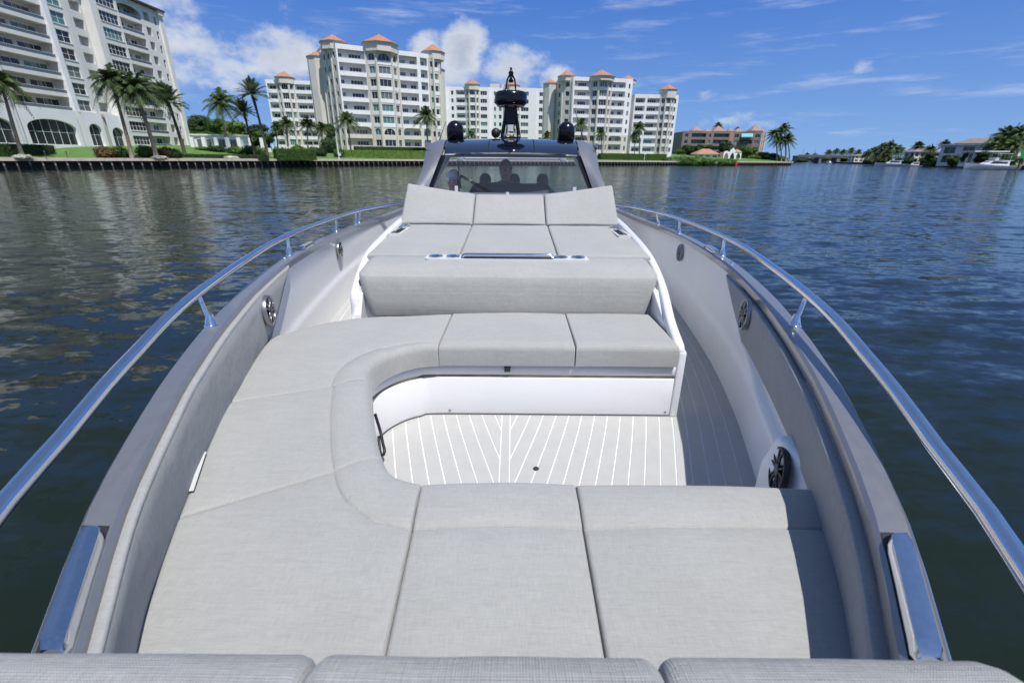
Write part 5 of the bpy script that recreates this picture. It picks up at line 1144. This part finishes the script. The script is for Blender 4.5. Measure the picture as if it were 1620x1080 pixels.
for u, v, r, D, lb in ((745, 212, 10, 205, 'left of the mast'), (866, 214, 9, 205, 'between the mast and the farther dome')): palm('coconut', (u, 245), (u, v), D, r, 'palm crown just above the yacht roof, ' + lb, 'palms behind the yacht roof')
for i, (u, v, r, lb) in enumerate(((919, 196, 12, 'palm rising beside the whip aerial at the foot of the turreted tower'), (951, 211, 10, 'low palm on the lawn under the middle of the turreted tower'), (1011, 202, 13, 'taller palm where the turreted tower meets the end wing'), (1003, 216, 9, 'shorter palm crowding the taller one by the end wing'))):
    palm('coconut', (u + 1, 247), (u, v), 198, r, lb)
palm('coconut', (1136, 240), (1137, 200), 300, 9, 'dark palm rising behind the taupe roofs'); palm('coconut', (1167, 240), (1167, 206), 300, 6, 'tiny palm top between the taupe roofs')
for u, v, r, lb in ((1226, 212, 13, 'palm nearest the taupe wall'), (1240, 204, 14, 'tallest palm'), (1246, 221, 13, 'outermost palm'), (1233, 222, 12, 'lowest palm')): palm('coconut', (u + 3, 254), (u, v), 246, r, lb + ' in the dark clump at the end of the taupe block', 'palm clump at the point')

def blob(seed, n, kind='ball', leaf=.10, core=.80):
    """unit foliage volume: lumpy dark core and leaf cards through its outer shell"""
    rg = random.Random(seed); mb = MB(); off = seed * 3.7
    def rad(d): return 1 + .22 * mnoise.noise((d.x * 1.8 + off, d.y * 1.8, d.z * 1.8)) + .12 * mnoise.noise((d.x * 4.5, d.y * 4.5 + off, d.z * 4.5))
    def shape(d):
        if kind == 'box':
            m = max(abs(d.x), abs(d.y), abs(d.z)); return d / m * (1 + .05 * mnoise.noise((d.x * 5 + off, d.y * 5, d.z * 5)))
        return d * rad(d)
    rows = []
    for i in range(9):
        th = math.pi * i / 8; rows.append([shape(Vector((math.sin(th) * math.cos(a), math.sin(th) * math.sin(a), math.cos(th)))) * core for a in np.linspace(0, 2 * math.pi, 14, endpoint=False)])
    mb.grid(rows, close_v=True)
    for k in range(n):
        d = Vector((rg.gauss(0, 1), rg.gauss(0, 1), rg.gauss(0, 1))).normalized()
        if kind == 'box':
            d = Vector((rg.uniform(-1, 1), rg.uniform(-1, 1), rg.uniform(-1, 1))); ax = rg.randrange(3); d[ax] = 1 if d[ax] > 0 else -1; d = d.normalized()
        p = shape(d) * rg.uniform(core * .95, 1.06); nrm = (d + Vector((rg.uniform(-.8, .8), rg.uniform(-.8, .8), rg.uniform(-.5, .8)))).normalized()
        a = nrm.orthogonal().normalized(); b = nrm.cross(a); s = leaf * rg.uniform(.6, 1.3); w = rg.uniform(.5, .9)
        r0 = rg.uniform(0, 6.28); a, b = a * math.cos(r0) + b * math.sin(r0), b * math.cos(r0) - a * math.sin(r0)
        mb.add([p - a * s, p + b * s * w * .5, p + a * s, p - b * s * w * .5], [(0, 1, 2, 3)])
    return mb
BL = {}
def bmesh_(kind, matn, var, leaf=.10, n=900):
    k = (kind, matn, var, leaf)
    if k not in BL: BL[k] = blob(hash((kind, var)) % 97 + var * 5 + 1, n, kind, leaf).mesh('foliage', matn)
    return BL[k]
_bn = 0
def bush(u, vtop, rpx, D, matn, label, group=None, zb=None, squash=1.0, depth=None, name='shrub', cat='shrub', leaf=.16):
    global _bn; _bn += 1
    rg = random.Random(_bn); p = at(u, vtop, D); zc = (D * math.cos(PITCH)); R = rpx / F_PX * zc; gz = (ground(p.x, D) if zb is None else zb) - .15; h = max(.4, p.z - gz)
    o = link(name, bmesh_('ball', matn, _bn % 4, leaf, 700), None, mw=Matrix.Translation((p.x, D, gz + h * .42)) @ Matrix.Rotation(rg.uniform(0, 6), 4, 'Z') @ Matrix.Diagonal((R * rg.uniform(.95, 1.1), (depth or R) * rg.uniform(.9, 1.1), h * .58, 1)))
    return tag(o, label, cat, group)
def hedge(u0, u1, vtop, D0, D1, th, label, matn='leaf_mid'):
    a, b = at(u0, vtop, D0), at(u1, vtop, D1); t = Vector((b.x - a.x, D1 - D0)); L_ = t.length; gz = min(ground(a.x, D0), ground(b.x, D1)) - .2; h = max(.5, (a.z + b.z) / 2 - gz)
    n = int(min(5200, 260 * L_)); mb = MB(); rg = random.Random(int(u0))
    mb.box(-L_ / 2 + .1, L_ / 2 - .1, -th / 2 + .08, th / 2 - .08, 0, h - .10)
    for k in range(n):
        f = rg.random(); x = rg.uniform(-L_ / 2, L_ / 2)
        if f < .45: p = Vector((x, -th / 2, rg.uniform(0, h))); nn = Vector((0, -1, .2))
        elif f < .9: p = Vector((x, rg.uniform(-th / 2, th / 2), h)); nn = Vector((0, 0, 1))
        else: p = Vector((rg.choice((-1, 1)) * L_ / 2, rg.uniform(-th / 2, th / 2), rg.uniform(0, h))); nn = Vector((1, 0, 0))
        p += Vector((rg.uniform(-.06, .06), rg.uniform(-.08, .08), rg.uniform(-.10, .07) + .06 * mnoise.noise((x * .8, 0, 1)))); nn = (nn + Vector((rg.uniform(-.9, .9), rg.uniform(-.9, .9), rg.uniform(-.6, .9)))).normalized()
        q = nn.orthogonal().normalized(); r = nn.cross(q); s = rg.uniform(.07, .17)
        mb.add([p - q * s, p + r * s * .5, p + q * s, p - r * s * .5], [(0, 1, 2, 3)])
    o = mb.build('hedge', matn, None, mw=Matrix.Translation(((a.x + b.x) / 2, (D0 + D1) / 2, gz)) @ Matrix.Rotation(math.atan2(t.y, t.x), 4, 'Z')); return tag(o, label, 'hedge')
_tn = 0
def tree(u, vtop, rpx, D, matn, label, group=None, zb=None, hfrac=.62):
    """tapered trunk with limbs and a crown of several leaf clumps"""
    global _tn; _tn += 1
    rg = random.Random(100 + _tn); p = at(u, vtop, D); R = rpx / F_PX * D * math.cos(PITCH); gz = (ground(p.x, D) if zb is None else zb) - .2; H = max(2.5, p.z - gz)
    root = empty('tree', (p.x, D, gz)); tag(root, label, 'tree', group); tk = MB(); ch = H * hfrac; cz = H - ch / 2
    tk.tube([(0, 0, 0), (.1, 0, H * .3), (.05, .1, H * .55)], [R * .09, R * .07, R * .05], 7)
    k = ('treecrown', matn, _tn % 4)
    if k not in BL:
        mb = MB(); r2 = random.Random(_tn % 4 + 40)
        for i in range(11):
            a = r2.uniform(0, 6.28); q = r2.uniform(0, .62); z = r2.uniform(-.55, .62); rr = r2.uniform(.28, .46); c = Vector((q * math.cos(a), q * math.sin(a), z))
            bb = blob(i + 50 + _tn, 330, 'ball', .20, .72); mb.add([Vector(v) * rr + c for v in bb.v], bb.f)
        BL[k] = mb.mesh('crown', matn)
    for i in range(4):
        a = rg.uniform(0, 6.28); tk.tube([(.05, .1, H * .5), (R * .25 * math.cos(a), R * .25 * math.sin(a), H * .66), (R * .5 * math.cos(a), R * .5 * math.sin(a), H * .78)], [R * .04, R * .03, R * .015], 5)
    tk.build('trunk', 'trunk_dark', root, smooth='all')
    link('crown', BL[k], root, mw=Matrix.Translation((0, 0, cz)) @ Matrix.Rotation(rg.uniform(0, 6), 4, 'Z') @ Matrix.Diagonal((R, R, ch / 2 * 1.05, 1)))
    return root
hedge(-6, 78, 229, 80, 90, 1.6, 'long clipped hedge before the arched lobby of the ivory block', 'leaf_dark')
hedge(433, 496, 236, 113, 118, 4.5, 'block-shaped clipped hedge beside the tallest date palm', 'leaf_mid')
hedge(272, 424, 245, 102, 110, 1.2, 'low hedge running in front of the white pavilion', 'leaf_dark')
hedge(528, 694, 238.5, 138, 150, 2.2, 'lower hedge terrace before the tall tower', 'leaf_light')
hedge(560, 694, 233, 147, 158, 2.0, 'upper hedge terrace against the base of the tall tower', 'leaf_dark')
hedge(948, 1052, 243.5, 190, 200, 2.5, 'hedge along the lawn below the turreted tower', 'leaf_mid')
for u, v, r, D, m_, lb in ((162, 230, 13, 90, 'leaf_red', 'reddish flowering shrub next to the third lobby arch'), (186, 231, 13, 92, 'leaf_dark', 'dark rounded shrub between lobby and leaning palms'), (226, 229, 12, 96, 'leaf_mid', 'green shrub under the shaggy coconut palm'), (241, 232, 10, 97, 'leaf_light', 'yellow-green shrub under the shaggy coconut palm'),
                     (259, 231, 11, 98, 'leaf_red', 'russet shrub before the balcony column foot'), (276, 235, 9, 99, 'leaf_dark', 'small dark shrub by the date palm at the corner'), (506, 233, 10, 134, 'leaf_dark', 'dark shrub left of the tower lawn'), (519, 216, 13, 146, 'leaf_dark', 'tall dark bush against the flank of the tower'), (494, 231, 9, 136, 'leaf_mid', 'rounded bush behind the block-shaped hedge'), (470, 229, 10, 138, 'leaf_mid', 'loose green bush among the small palms'), (535, 234, 8, 136, 'leaf_mid', 'low bush at the near corner of the tower')):
    bush(u, v, r, D, m_, lb)
for i, (u, v, r, m_) in enumerate(((322, 232, 12, 'leaf_mid'), (343, 230, 13, 'leaf_dark'), (372, 231, 13, 'leaf_mid'), (395, 229, 12, 'leaf_dark'), (413, 233, 10, 'leaf_light'))): bush(u, v, r, 121, m_, ORD[i] + ' rounded shrub from the ivory block planted along the white pavilion', 'shrubs along the pavilion')
for u, v, r, D, lb in ((33, 244, 13, 78, 'ring of pale flowers round the foot of the leaning edge palm'), (252, 246, 12, 92, 'ring of pale flowers under the shaggy coconut palm'), (366, 246, 11, 106, 'ring of pale flowers before the white pavilion')):
    bush(u, v, r, D, 'flower_white', lb, name='flower_bed', cat='flower bed', depth=1.0)
TG = 'trees behind the white pavilion'
TL = [(296, 188, 24, 165, 'leaf_dark'), (318, 178, 27, 170, 'leaf_dark'), (344, 186, 27, 160, 'leaf_mid'), (372, 190, 26, 158, 'leaf_light'), (397, 192, 25, 164, 'leaf_dark'), (421, 206, 20, 152, 'leaf_mid'), (311, 206, 20, 148, 'leaf_mid'), (333, 209, 20, 146, 'leaf_dark'), (359, 210, 20, 146, 'leaf_dark'), (385, 211, 20, 144, 'leaf_mid'), (409, 214, 18, 144, 'leaf_dark')]
for u, v, r, D, m_ in TL:
    tree(u, v, r * 1.3, D, m_, rank([q[0] for q in TL], u) + ' tree from the ivory block in the dense stand behind the white pavilion', TG, hfrac=.86)
tree(520, 194, 13, 160, 'leaf_dark', 'dark tree squeezed between the six-row block and the tower')
for i, (u, v, r) in enumerate(((1062, 247, 17), (1082, 246, 18), (1103, 247, 17), (1120, 249, 12))):
    bush(u, v, r, 200, 'mangrove', ORD[i] + ' mangrove mound from the white wing in the longer row over the seawall', 'longer mangrove row', zb=-.2, depth=4.5, leaf=.12)
for u, v, r, lb in ((1140, 250, 10, 'nearer the little dock'), (1155, 250, 11, 'nearer the red buoy')): bush(u, v, r, 206, 'mangrove', 'mangrove mound of the shorter pair, ' + lb, 'shorter mangrove pair', zb=-.2, depth=4, leaf=.12)
TL = [(1082, 232, 13, 'leaf_mid'), (1098, 227, 14, 'leaf_dark'), (1116, 226, 12, 'leaf_dark'), (1150, 222, 14, 'leaf_dark'), (1167, 228, 12, 'leaf_dark'), (1186, 229, 13, 'leaf_mid'), (1196, 238, 9, 'leaf_light'), (1212, 240, 10, 'leaf_dark'), (1228, 240, 10, 'leaf_dark')]
for i, (u, v, r, m_) in enumerate(TL):
    tree(u, v, r * 1.7, 250, m_, ORD[i] + ' garden tree from the white wing along the front of the taupe condominium', 'trees before the taupe condominium', zb=1.0, hfrac=.95)

# ---- small structures on the near shore
a, b = at(300, 230, 128), at(428, 230, 132)
pv = empty('pavilion', (a.x, 128, -.6), math.atan2(4, b.x - a.x)); tag(pv, 'low white garden pavilion with square pillars beside the ivory block', 'pavilion'); pw = math.hypot(b.x - a.x, 4); gz = ground(a.x + 4, 128)
MB().box(0, pw * .62, 2.5, 7, gz - 1, gz + 3.6).build('wall', 'stucco_white', pv); MB().box(-.4, pw * .62 + .4, 2.1, 7.4, gz + 3.6, gz + 4.0).build('roof', 'stucco_ivory', pv)
MB().box(0, pw, -.2, .0, gz - 1, gz + .7).build('low_wall', 'stucco_white', pv)
for i in range(7): MB().box(-.42, .42, -.45, .40, gz - 1, gz + 3.2).build('pillar', 'stucco_white', pv, loc=(pw * (i + .3) / 7, 0, 0))
for i in range(3): window(pv, Matrix.Translation((pw * .05 + i * pw * .19, 2.42, gz + .6)), 3.4, 2.2, 3, 1, 'pane_shade')
pm = MB().box(-.16, .16, -.16, .16, 0, 1.9).mesh('white_post', 'stucco_white')
for i, u in enumerate((433, 444, 451, 455, 459)):
    p = at(u, 240, 128); tag(link('white_post', pm, None, loc=(p.x, 128, ground(p.x, 128) + .4)), ORD[i] + ' short white post from the date palms behind the block-shaped hedge', 'post', 'white garden posts')
p = at(535, 240, 121); tp_ = MB().tube([(0, 0, 0), (-.05, 0, 3.6)], .16, 8).box(-.05, .5, -.2, .2, .8, 1.5)
tag(tp_.build('marker_post', 'stucco_white', None, loc=(p.x, 121, 1.6)), 'single tall white post at the seawall before the tower lawn', 'post')
bm_ = MB().tube([(0, 0, 0), (0, 0, .9)], .06, 6).lathe([(.06, .9), (.13, .93), (.13, 1.08), (0, 1.15)], 8).mesh('path_light', 'rail_metal')
for u, D, lb in ((70, 80, 'before the wide lobby arch'), (104, 84, 'right of the clipped hedge'), (150, 88, 'by the reddish shrub')): p = at(u, 240, D); tag(link('path_light', bm_, None, loc=(p.x, D, ground(p.x, D))), 'small dark path light on the lawn ' + lb, 'lamp', 'path lights')
lm = MB().tube([(0, 0, 0), (0, 0, 2.6)], .09, 6).lathe([(.1, 2.6), (.26, 2.7), (.26, 2.95), (0, 3.1)], 8).mesh('lamp_post', 'stucco_white')
for i, u in enumerate((966, 986, 1020)): p = at(u, 245, 195); tag(link('lamp_post', lm, None, loc=(p.x, 195, ground(p.x, 195) - .6)), ORD[i] + ' white globe lamp post from the yacht on the waterside lawn below the turreted tower', 'lamp', 'waterside lamp posts')

def house(name, loc, rz, w, d, h, floors, roof, label, wall='stucco_white', wins=4, roofm='roof_tile', rh=2.2, over=.7):
    r = empty(name, loc, rz); tag(r, label, 'house'); mb = MB(); fh = h / floors
    for p0, p1 in (((0, 0), (w, 0)), ((w, 0), (w, d)), ((w, d), (0, d)), ((0, d), (0, 0))):
        sg = Seg(p0, p1); holes = []; n = wins if sg.w == w else 2
        if p0[1] == d and p1[1] == d: n = 0
        for f in range(floors):
            for i in range(n): c = sg.w * (i + .5) / n; ww = sg.w / n * .62; holes.append((c - ww / 2, c + ww / 2, f * fh + .35, f * fh + fh - .55))
        panel(mb, sg, 0, sg.w, -1, h, holes, th=.35)
        for a_, b_, c_, d_ in holes: window(r, sg.at(a_, .2, c_), b_ - a_, d_ - c_, 2, 1, 'pane_dark')
    mb.build('wall', wall, r)
    if roof == 'flat': MB().box(-over * 1.6, w + over * 1.6, -over * 2, d + over, h, h + .4).build('roof', 'stucco_white', r)
    else:
        e = over; k = min(w, d) / 2 + e; MB().add([(-e, -e, h), (w + e, -e, h), (w + e, d + e, h), (-e, d + e, h), (k - e, d / 2, h + rh), (w + e - k, d / 2, h + rh)], [(0, 1, 5, 4), (1, 2, 5), (2, 3, 4, 5), (3, 0, 4), (3, 2, 1, 0)]).build('roof', roofm, r)
    return r
p = at(1103, 248, 238); house('house', (p.x, 238, 2.2), R_(4), 10.5, 7, 2.6, 1, 'hip', 'low house with an orange hipped roof before the taupe condominium', wins=3, rh=2.4)
# gothic-arched white garden loggia
p = at(1144, 248, 236); gz_ = empty('loggia', (p.x, 236, 2.3), R_(8)); tag(gz_, 'white loggia with pointed arches next to the orange-roofed house', 'loggia')
for i in range(3):
    sg = Seg((i * 3.1, 0), (i * 3.1 + 3.1, 0)); mb = MB(); t0 = 4.4 if i == 1 else 3.6
    panel(mb, sg, 0, .5, -1, t0); panel(mb, sg, 2.6, 3.1, -1, t0)
    for s in (-1, 1):
        arc = [(1.55 + s * 1.05 * (1 - q) ** .6, 0, 1.7 + 1.5 * q) for q in np.linspace(0, 1, 6)]; poly = [(1.55 + s * 1.05, 0, t0)] + arc + [(1.55, 0, t0 + (.9 if i == 1 else .4))]
        mb.add([sg.m @ Vector(q) for q in poly] + [sg.m @ (Vector(q) + Vector((0, .5, 0))) for q in poly], [tuple(range(len(poly))), tuple(range(len(poly), 2 * len(poly)))[::-1]] + [(j, (j + 1) % len(poly), len(poly) + (j + 1) % len(poly), len(poly) + j) for j in range(len(poly))])
    mb.build('arch_bay', 'stucco_white', gz_)
MB().box(0, 9.3, 3.0, 3.3, -1, 3.4).build('back_wall', 'stucco_taupe', gz_)
MB().add([(5.6, -.2, 3.5), (9.6, -.2, 3.5), (9.6, 3.4, 3.5), (5.6, 3.4, 3.5), (7.6, 1.6, 4.9)], [(0, 1, 4), (1, 2, 4), (2, 3, 4), (3, 0, 4)]).build('roof', 'roof_tile', gz_)
p = at(1127, 256, 204); dk = MB().box(-1.8, 1.8, -1.2, 1.2, 1.0, 1.3); dk = tag(dk.build('dock', 'concrete_cap', None, loc=(p.x, 204, 0)), 'small pale dock between the two mangrove rows', 'dock')
for x in (-1.5, 0, 1.5): MB().box(-.14, .14, -1.1, -.8, -1, 1.0).build('pile', 'pile', dk, loc=(x, 0, 0))
p = at(1164, 262, 203); by = MB().lathe([(.0, -.4), (.5, -.3), (.55, .5), (.42, .9), (.42, 1.2), (.15, 1.5), (0, 1.55)], 14); tag(by.build('buoy', mat('buoy_red', (.45, .03, .02), .5), None, smooth=True, loc=(p.x, 203, 0)), 'small red buoy floating beside the mangroves', 'buoy')

# ---- bridge
def bx(u, D): return at(u, 250, D).x
mat('bridge_concrete', (.17, .175, .18), .85, nscale=.3, namt=.1)
br = empty('bridge', (bx(1262, 470), 470, 0)); tag(br, 'low grey road bridge spanning the far end of the channel', 'bridge'); bw = bx(1370, 470) - bx(1262, 470) + 6
MB().box(0, bw, 0, 9, 5.1, 6.6).build('deck', 'bridge_concrete', br); MB().box(0, bw, -.3, -.02, 6.4, 7.5).build('parapet', 'bridge_concrete', br)
for x, w in ((0, 7), (21, 2.4), (38, 3.4), (bw - 14, 13)): MB().box(x, x + w, .5, 8.5, -1, 5.1).build('pier', 'bridge_concrete', br)
for x in np.arange(4, bw, 11): MB().tube([(x, .2, 6.4), (x, .2, 12.0), (x + 1.2, .2, 12.6)], .12, 5).build('lamp_post', 'rail_metal', br)

# ---- opposite bank: houses, trees, moored yachts
RG = 'palms massed on the opposite bank'
p = at(1484, 250, 215); house('house', (p.x, 215, 1.6), R_(-52), 24, 9, 7.2, 2, 'flat', 'large modern white house with dark glazing and a flat roof on the opposite bank', wins=4)
p = at(1502, 250, 232); house('house', (p.x, 232, 1.6), R_(-52), 16, 9, 8.6, 2, 'hip', 'house with a brown hipped roof behind the modern white one', wall='stucco_ivory', wins=4, roofm='stucco_taupe')
p = at(1445, 250, 268); house('house', (p.x, 268, 1.6), R_(-5), 14, 8, 5.6, 2, 'hip', 'pale house half hidden by trees beside the sport-fishing boat', wall='stucco_ivory', wins=5, roofm='stucco_taupe', rh=1.6)
p = at(1548, 250, 184); house('house', (p.x, 186, 1.6), R_(-10), 9, 7, 4.2, 1, 'flat', 'small white boathouse beside the large moored yacht', wins=2)
p = at(1352, 250, 420); house('house', (p.x, 420, 1.5), 0, 12, 8, 5, 2, 'hip', 'pale far house by the bridge end', wall='stucco_ivory', wins=3, roofm='stucco_taupe', rh=1.2)
PL = ((1372, 244, 8, 330), (1383, 240, 10, 315), (1396, 236, 11, 300), (1409, 233, 12, 300), (1421, 239, 11, 285), (1404, 245, 10, 280), (1452, 232, 10, 275), (1474, 237, 9, 262), (1497, 229, 9, 232), (1391, 247, 9, 300))
for u, v, r, D in PL: palm('coconut', (u, 256), (u, v), D, r * 1.15, rank([q[0] for q in PL], u) + ' palm from the bridge in the dark row along the opposite bank', RG, zb=1.5)
PL = ((1312, 242, 7, 560), (1322, 240, 7, 560), (1334, 241, 7, 540), (1346, 239, 8, 500), (1357, 242, 7, 470), (1276, 246, 6, 520), (1288, 246, 6, 560))
for u, v, r, D in PL: palm('coconut', (u, 254), (u, v), D, r, rank([q[0] for q in PL], u) + ' far palm from the taupe block rising above the bridge', 'far palms above the bridge', zb=1.5)
PL = ((1578, 226, 18, 196), (1592, 214, 20, 198), (1606, 210, 20, 200), (1619, 212, 19, 190), (1584, 236, 16, 190), (1602, 230, 17, 188))
for u, v, r, D in PL: palm('coconut', (u, 258), (u, v), D, r, rank([q[0] for q in PL], u) + ' palm from the modern house in the clump above the large moored yacht', 'palms above the large yacht', zb=1.5)
PL = ((1376, 250, 9, 300), (1400, 247, 11, 290), (1418, 248, 10, 280), (1440, 247, 9, 270), (1466, 246, 9, 255), (1478, 247, 9, 240), (1512, 246, 8, 204), (1556, 243, 10, 190), (1575, 245, 12, 185), (1600, 243, 12, 184), (1268, 250, 8, 420), (1330, 250, 10, 480))
for u, v, r, D in PL: bush(u, v, r, D, 'leaf_dark', rank([q[0] for q in PL], u) + ' dark shrub from the bridge in the undergrowth of the opposite bank', 'undergrowth of the opposite bank', zb=1.0)
tl = MB(); rgx = random.Random(5)
for k in range(60):
    x = 120 + k * 11; y = 760 + 60 * math.sin(k); s = rgx.uniform(4, 8); bb = blob(k, 60, 'ball', .2, .85); tl.add([Vector((v[0] * s * 1.3 + x, v[1] * s + y, v[2] * s * .8 + 4)) for v in bb.v], bb.f)
tag(tl.build('treeline', 'leaf_dark', None), 'distant wooded shore beyond the bridge', 'trees', kind='stuff')
for i, (u, v, r, D, m_) in enumerate(((1476, 240, 9, 216, 'leaf_dark'), (1506, 243, 8, 200, 'leaf_mid'), (1537, 238, 9, 190, 'leaf_dark'), (1564, 236, 11, 184, 'leaf_dark'))):
    tree(u, v, r * 1.4, D, m_, ORD[i] + ' garden tree from the bridge before the modern white house', 'garden trees of the modern house', zb=1.4, hfrac=.85)
p = at(1532, 255, 193); um = empty('parasol', (p.x, 193, 1.5)); tag(um, 'straw-coloured garden parasol on the opposite seawall', 'parasol')
MB().tube([(0, 0, 0), (0, 0, 2.4)], .05, 6).build('pole', 'pile', um); MB().lathe([(1.9, 2.0), (1.3, 2.6), (.6, 3.0), (0, 3.2)], 12, cap=False).build('canopy', mat('straw', (.42, .36, .24), .9), um)

def motorboat(name, loc, rz, L_, beam, label, fly=True, tower=True):
    r = empty(name, loc, rz); tag(r, label, 'boat')
    P = []
    for i in range(15):
        t = i / 14; b = beam / 2 * (1 - max(0, (t - .45) / .55) ** 2.2); sh_ = L_ * (.085 + .055 * t * t); P.append([(-b, t * L_, sh_), (-b * .94, t * L_, .35 + .2 * t), (-b * .6, t * L_, -.3), (0, t * L_, -.6), (b * .6, t * L_, -.3), (b * .94, t * L_, .35 + .2 * t), (b, t * L_, sh_)])
    mb = MB().grid(P, flip=True); mb.f.append(tuple(range(7))); mb.build('hull', 'gelcoat', r, smooth=50)
    MB().grid([[(-p_[0][0] * -1, p_[0][1], p_[0][2] - .12), (p_[6][0], p_[6][1], p_[6][2] - .12)] for p_ in P]).build('deck', 'gelcoat_inner', r)
    z0 = L_ * .085; w = beam * .38
    cb = MB().add([(-w, L_ * .22, z0), (w, L_ * .22, z0), (w * .8, L_ * .70, z0 + .2), (-w * .8, L_ * .70, z0 + .2), (-w * .92, L_ * .22, z0 + 1.5), (w * .92, L_ * .22, z0 + 1.5), (w * .75, L_ * .56, z0 + 1.45), (-w * .75, L_ * .56, z0 + 1.45)], [(0, 3, 2, 1), (4, 5, 6, 7), (0, 1, 5, 4), (1, 2, 6, 5), (2, 3, 7, 6), (3, 0, 4, 7)]).build('cabin', 'gelcoat', r)
    for s in (-1, 1): MB().add([(s * w * .985, L_ * .26, z0 + .65), (s * w * .86, L_ * .58, z0 + .65), (s * w * .83, L_ * .54, z0 + 1.2), (s * w * .96, L_ * .26, z0 + 1.2)], [(0, 1, 2, 3)]).build('window', 'pane_dark', cb)
    MB().add([(-w * .8, L_ * .662, z0 + .5), (w * .8, L_ * .662, z0 + .5), (w * .74, L_ * .585, z0 + 1.25), (-w * .74, L_ * .585, z0 + 1.25)], [(0, 1, 2, 3)]).build('windscreen', 'pane_dark', cb)
    MB().add([(-w * .7, L_ * .217, z0 + .2), (w * .7, L_ * .217, z0 + .2), (w * .7, L_ * .217, z0 + 1.2), (-w * .7, L_ * .217, z0 + 1.2)], [(3, 2, 1, 0)]).build('window', 'pane_dark', cb)
    if fly:
        MB().box(-w * .9, w * .9, L_ * .16, L_ * .52, z0 + 1.5, z0 + 1.65).build('flybridge_deck', 'gelcoat', r); MB().box(-w * .85, w * .85, L_ * .44, L_ * .51, z0 + 1.65, z0 + 2.4).build('flybridge_screen', 'gelcoat', r)
        MB().box(-w * .85, w * .85, L_ * .20, L_ * .50, z0 + 3.6, z0 + 3.72).build('hardtop', 'gelcoat', r)
        for x in (-w * .8, w * .8):
            for y in (L_ * .22, L_ * .48): MB().tube([(x, y, z0 + 1.6), (x * .95, y, z0 + 3.6)], .05, 6).build('top_post', 'steel_rail', r)
    if tower:
        for x in (-w * .5, w * .5): MB().tube([(x, L_ * .34, z0 + 3.7), (x * .5, L_ * .34, z0 + 6.4)], .04, 5).build('tower_leg', 'steel_rail', r)
        MB().box(-w * .4, w * .4, L_ * .31, L_ * .37, z0 + 6.4, z0 + 6.5).build('tower_top', 'gelcoat', r)
    return r
p = at(1436, 262, 236); motorboat('motor_yacht', (p.x, 236, 0), R_(55), 13, 4.4, 'white sport-fishing boat with a tuna tower moored stern-on along the opposite bank')
p = at(1606, 262, 158); motorboat('motor_yacht', (p.x + 1.5, 159, 0), R_(78), 14.5, 4.6, 'large white flybridge yacht moored below the palm clump', tower=False)
p = at(1458, 262, 240); motorboat('motorboat', (p.x, 240, 0), R_(70), 6.5, 2.3, 'small white runabout moored beside the sport-fishing boat', fly=False, tower=False)
p = at(1306, 258, 395); motorboat('motorboat', (p.x, 395, 0), R_(-170), 7, 2.4, 'tiny white motorboat coming through under the bridge', fly=False, tower=False)
# green channel marker leaning at the picture edge
p = at(1608, 272, 128); cmk = empty('channel_marker', (p.x, 128, 0)); tag(cmk, 'leaning channel marker pile with a green square board at the picture edge', 'channel marker')
q = at(1616, 244, 128); MB().tube([(-.9, 0, -1.2), (0, 0, 1.0), (q.x - p.x + .3, 0, q.z + 1.0)], .19, 8).build('pile', 'trunk_dark', cmk, smooth='all')
MB().box(q.x - p.x - .4, q.x - p.x + 2.2, -.3, -.22, q.z - 1.0, q.z + 1.3).build('board', mat('board_green', (.01, .30, .05), .5), cmk)
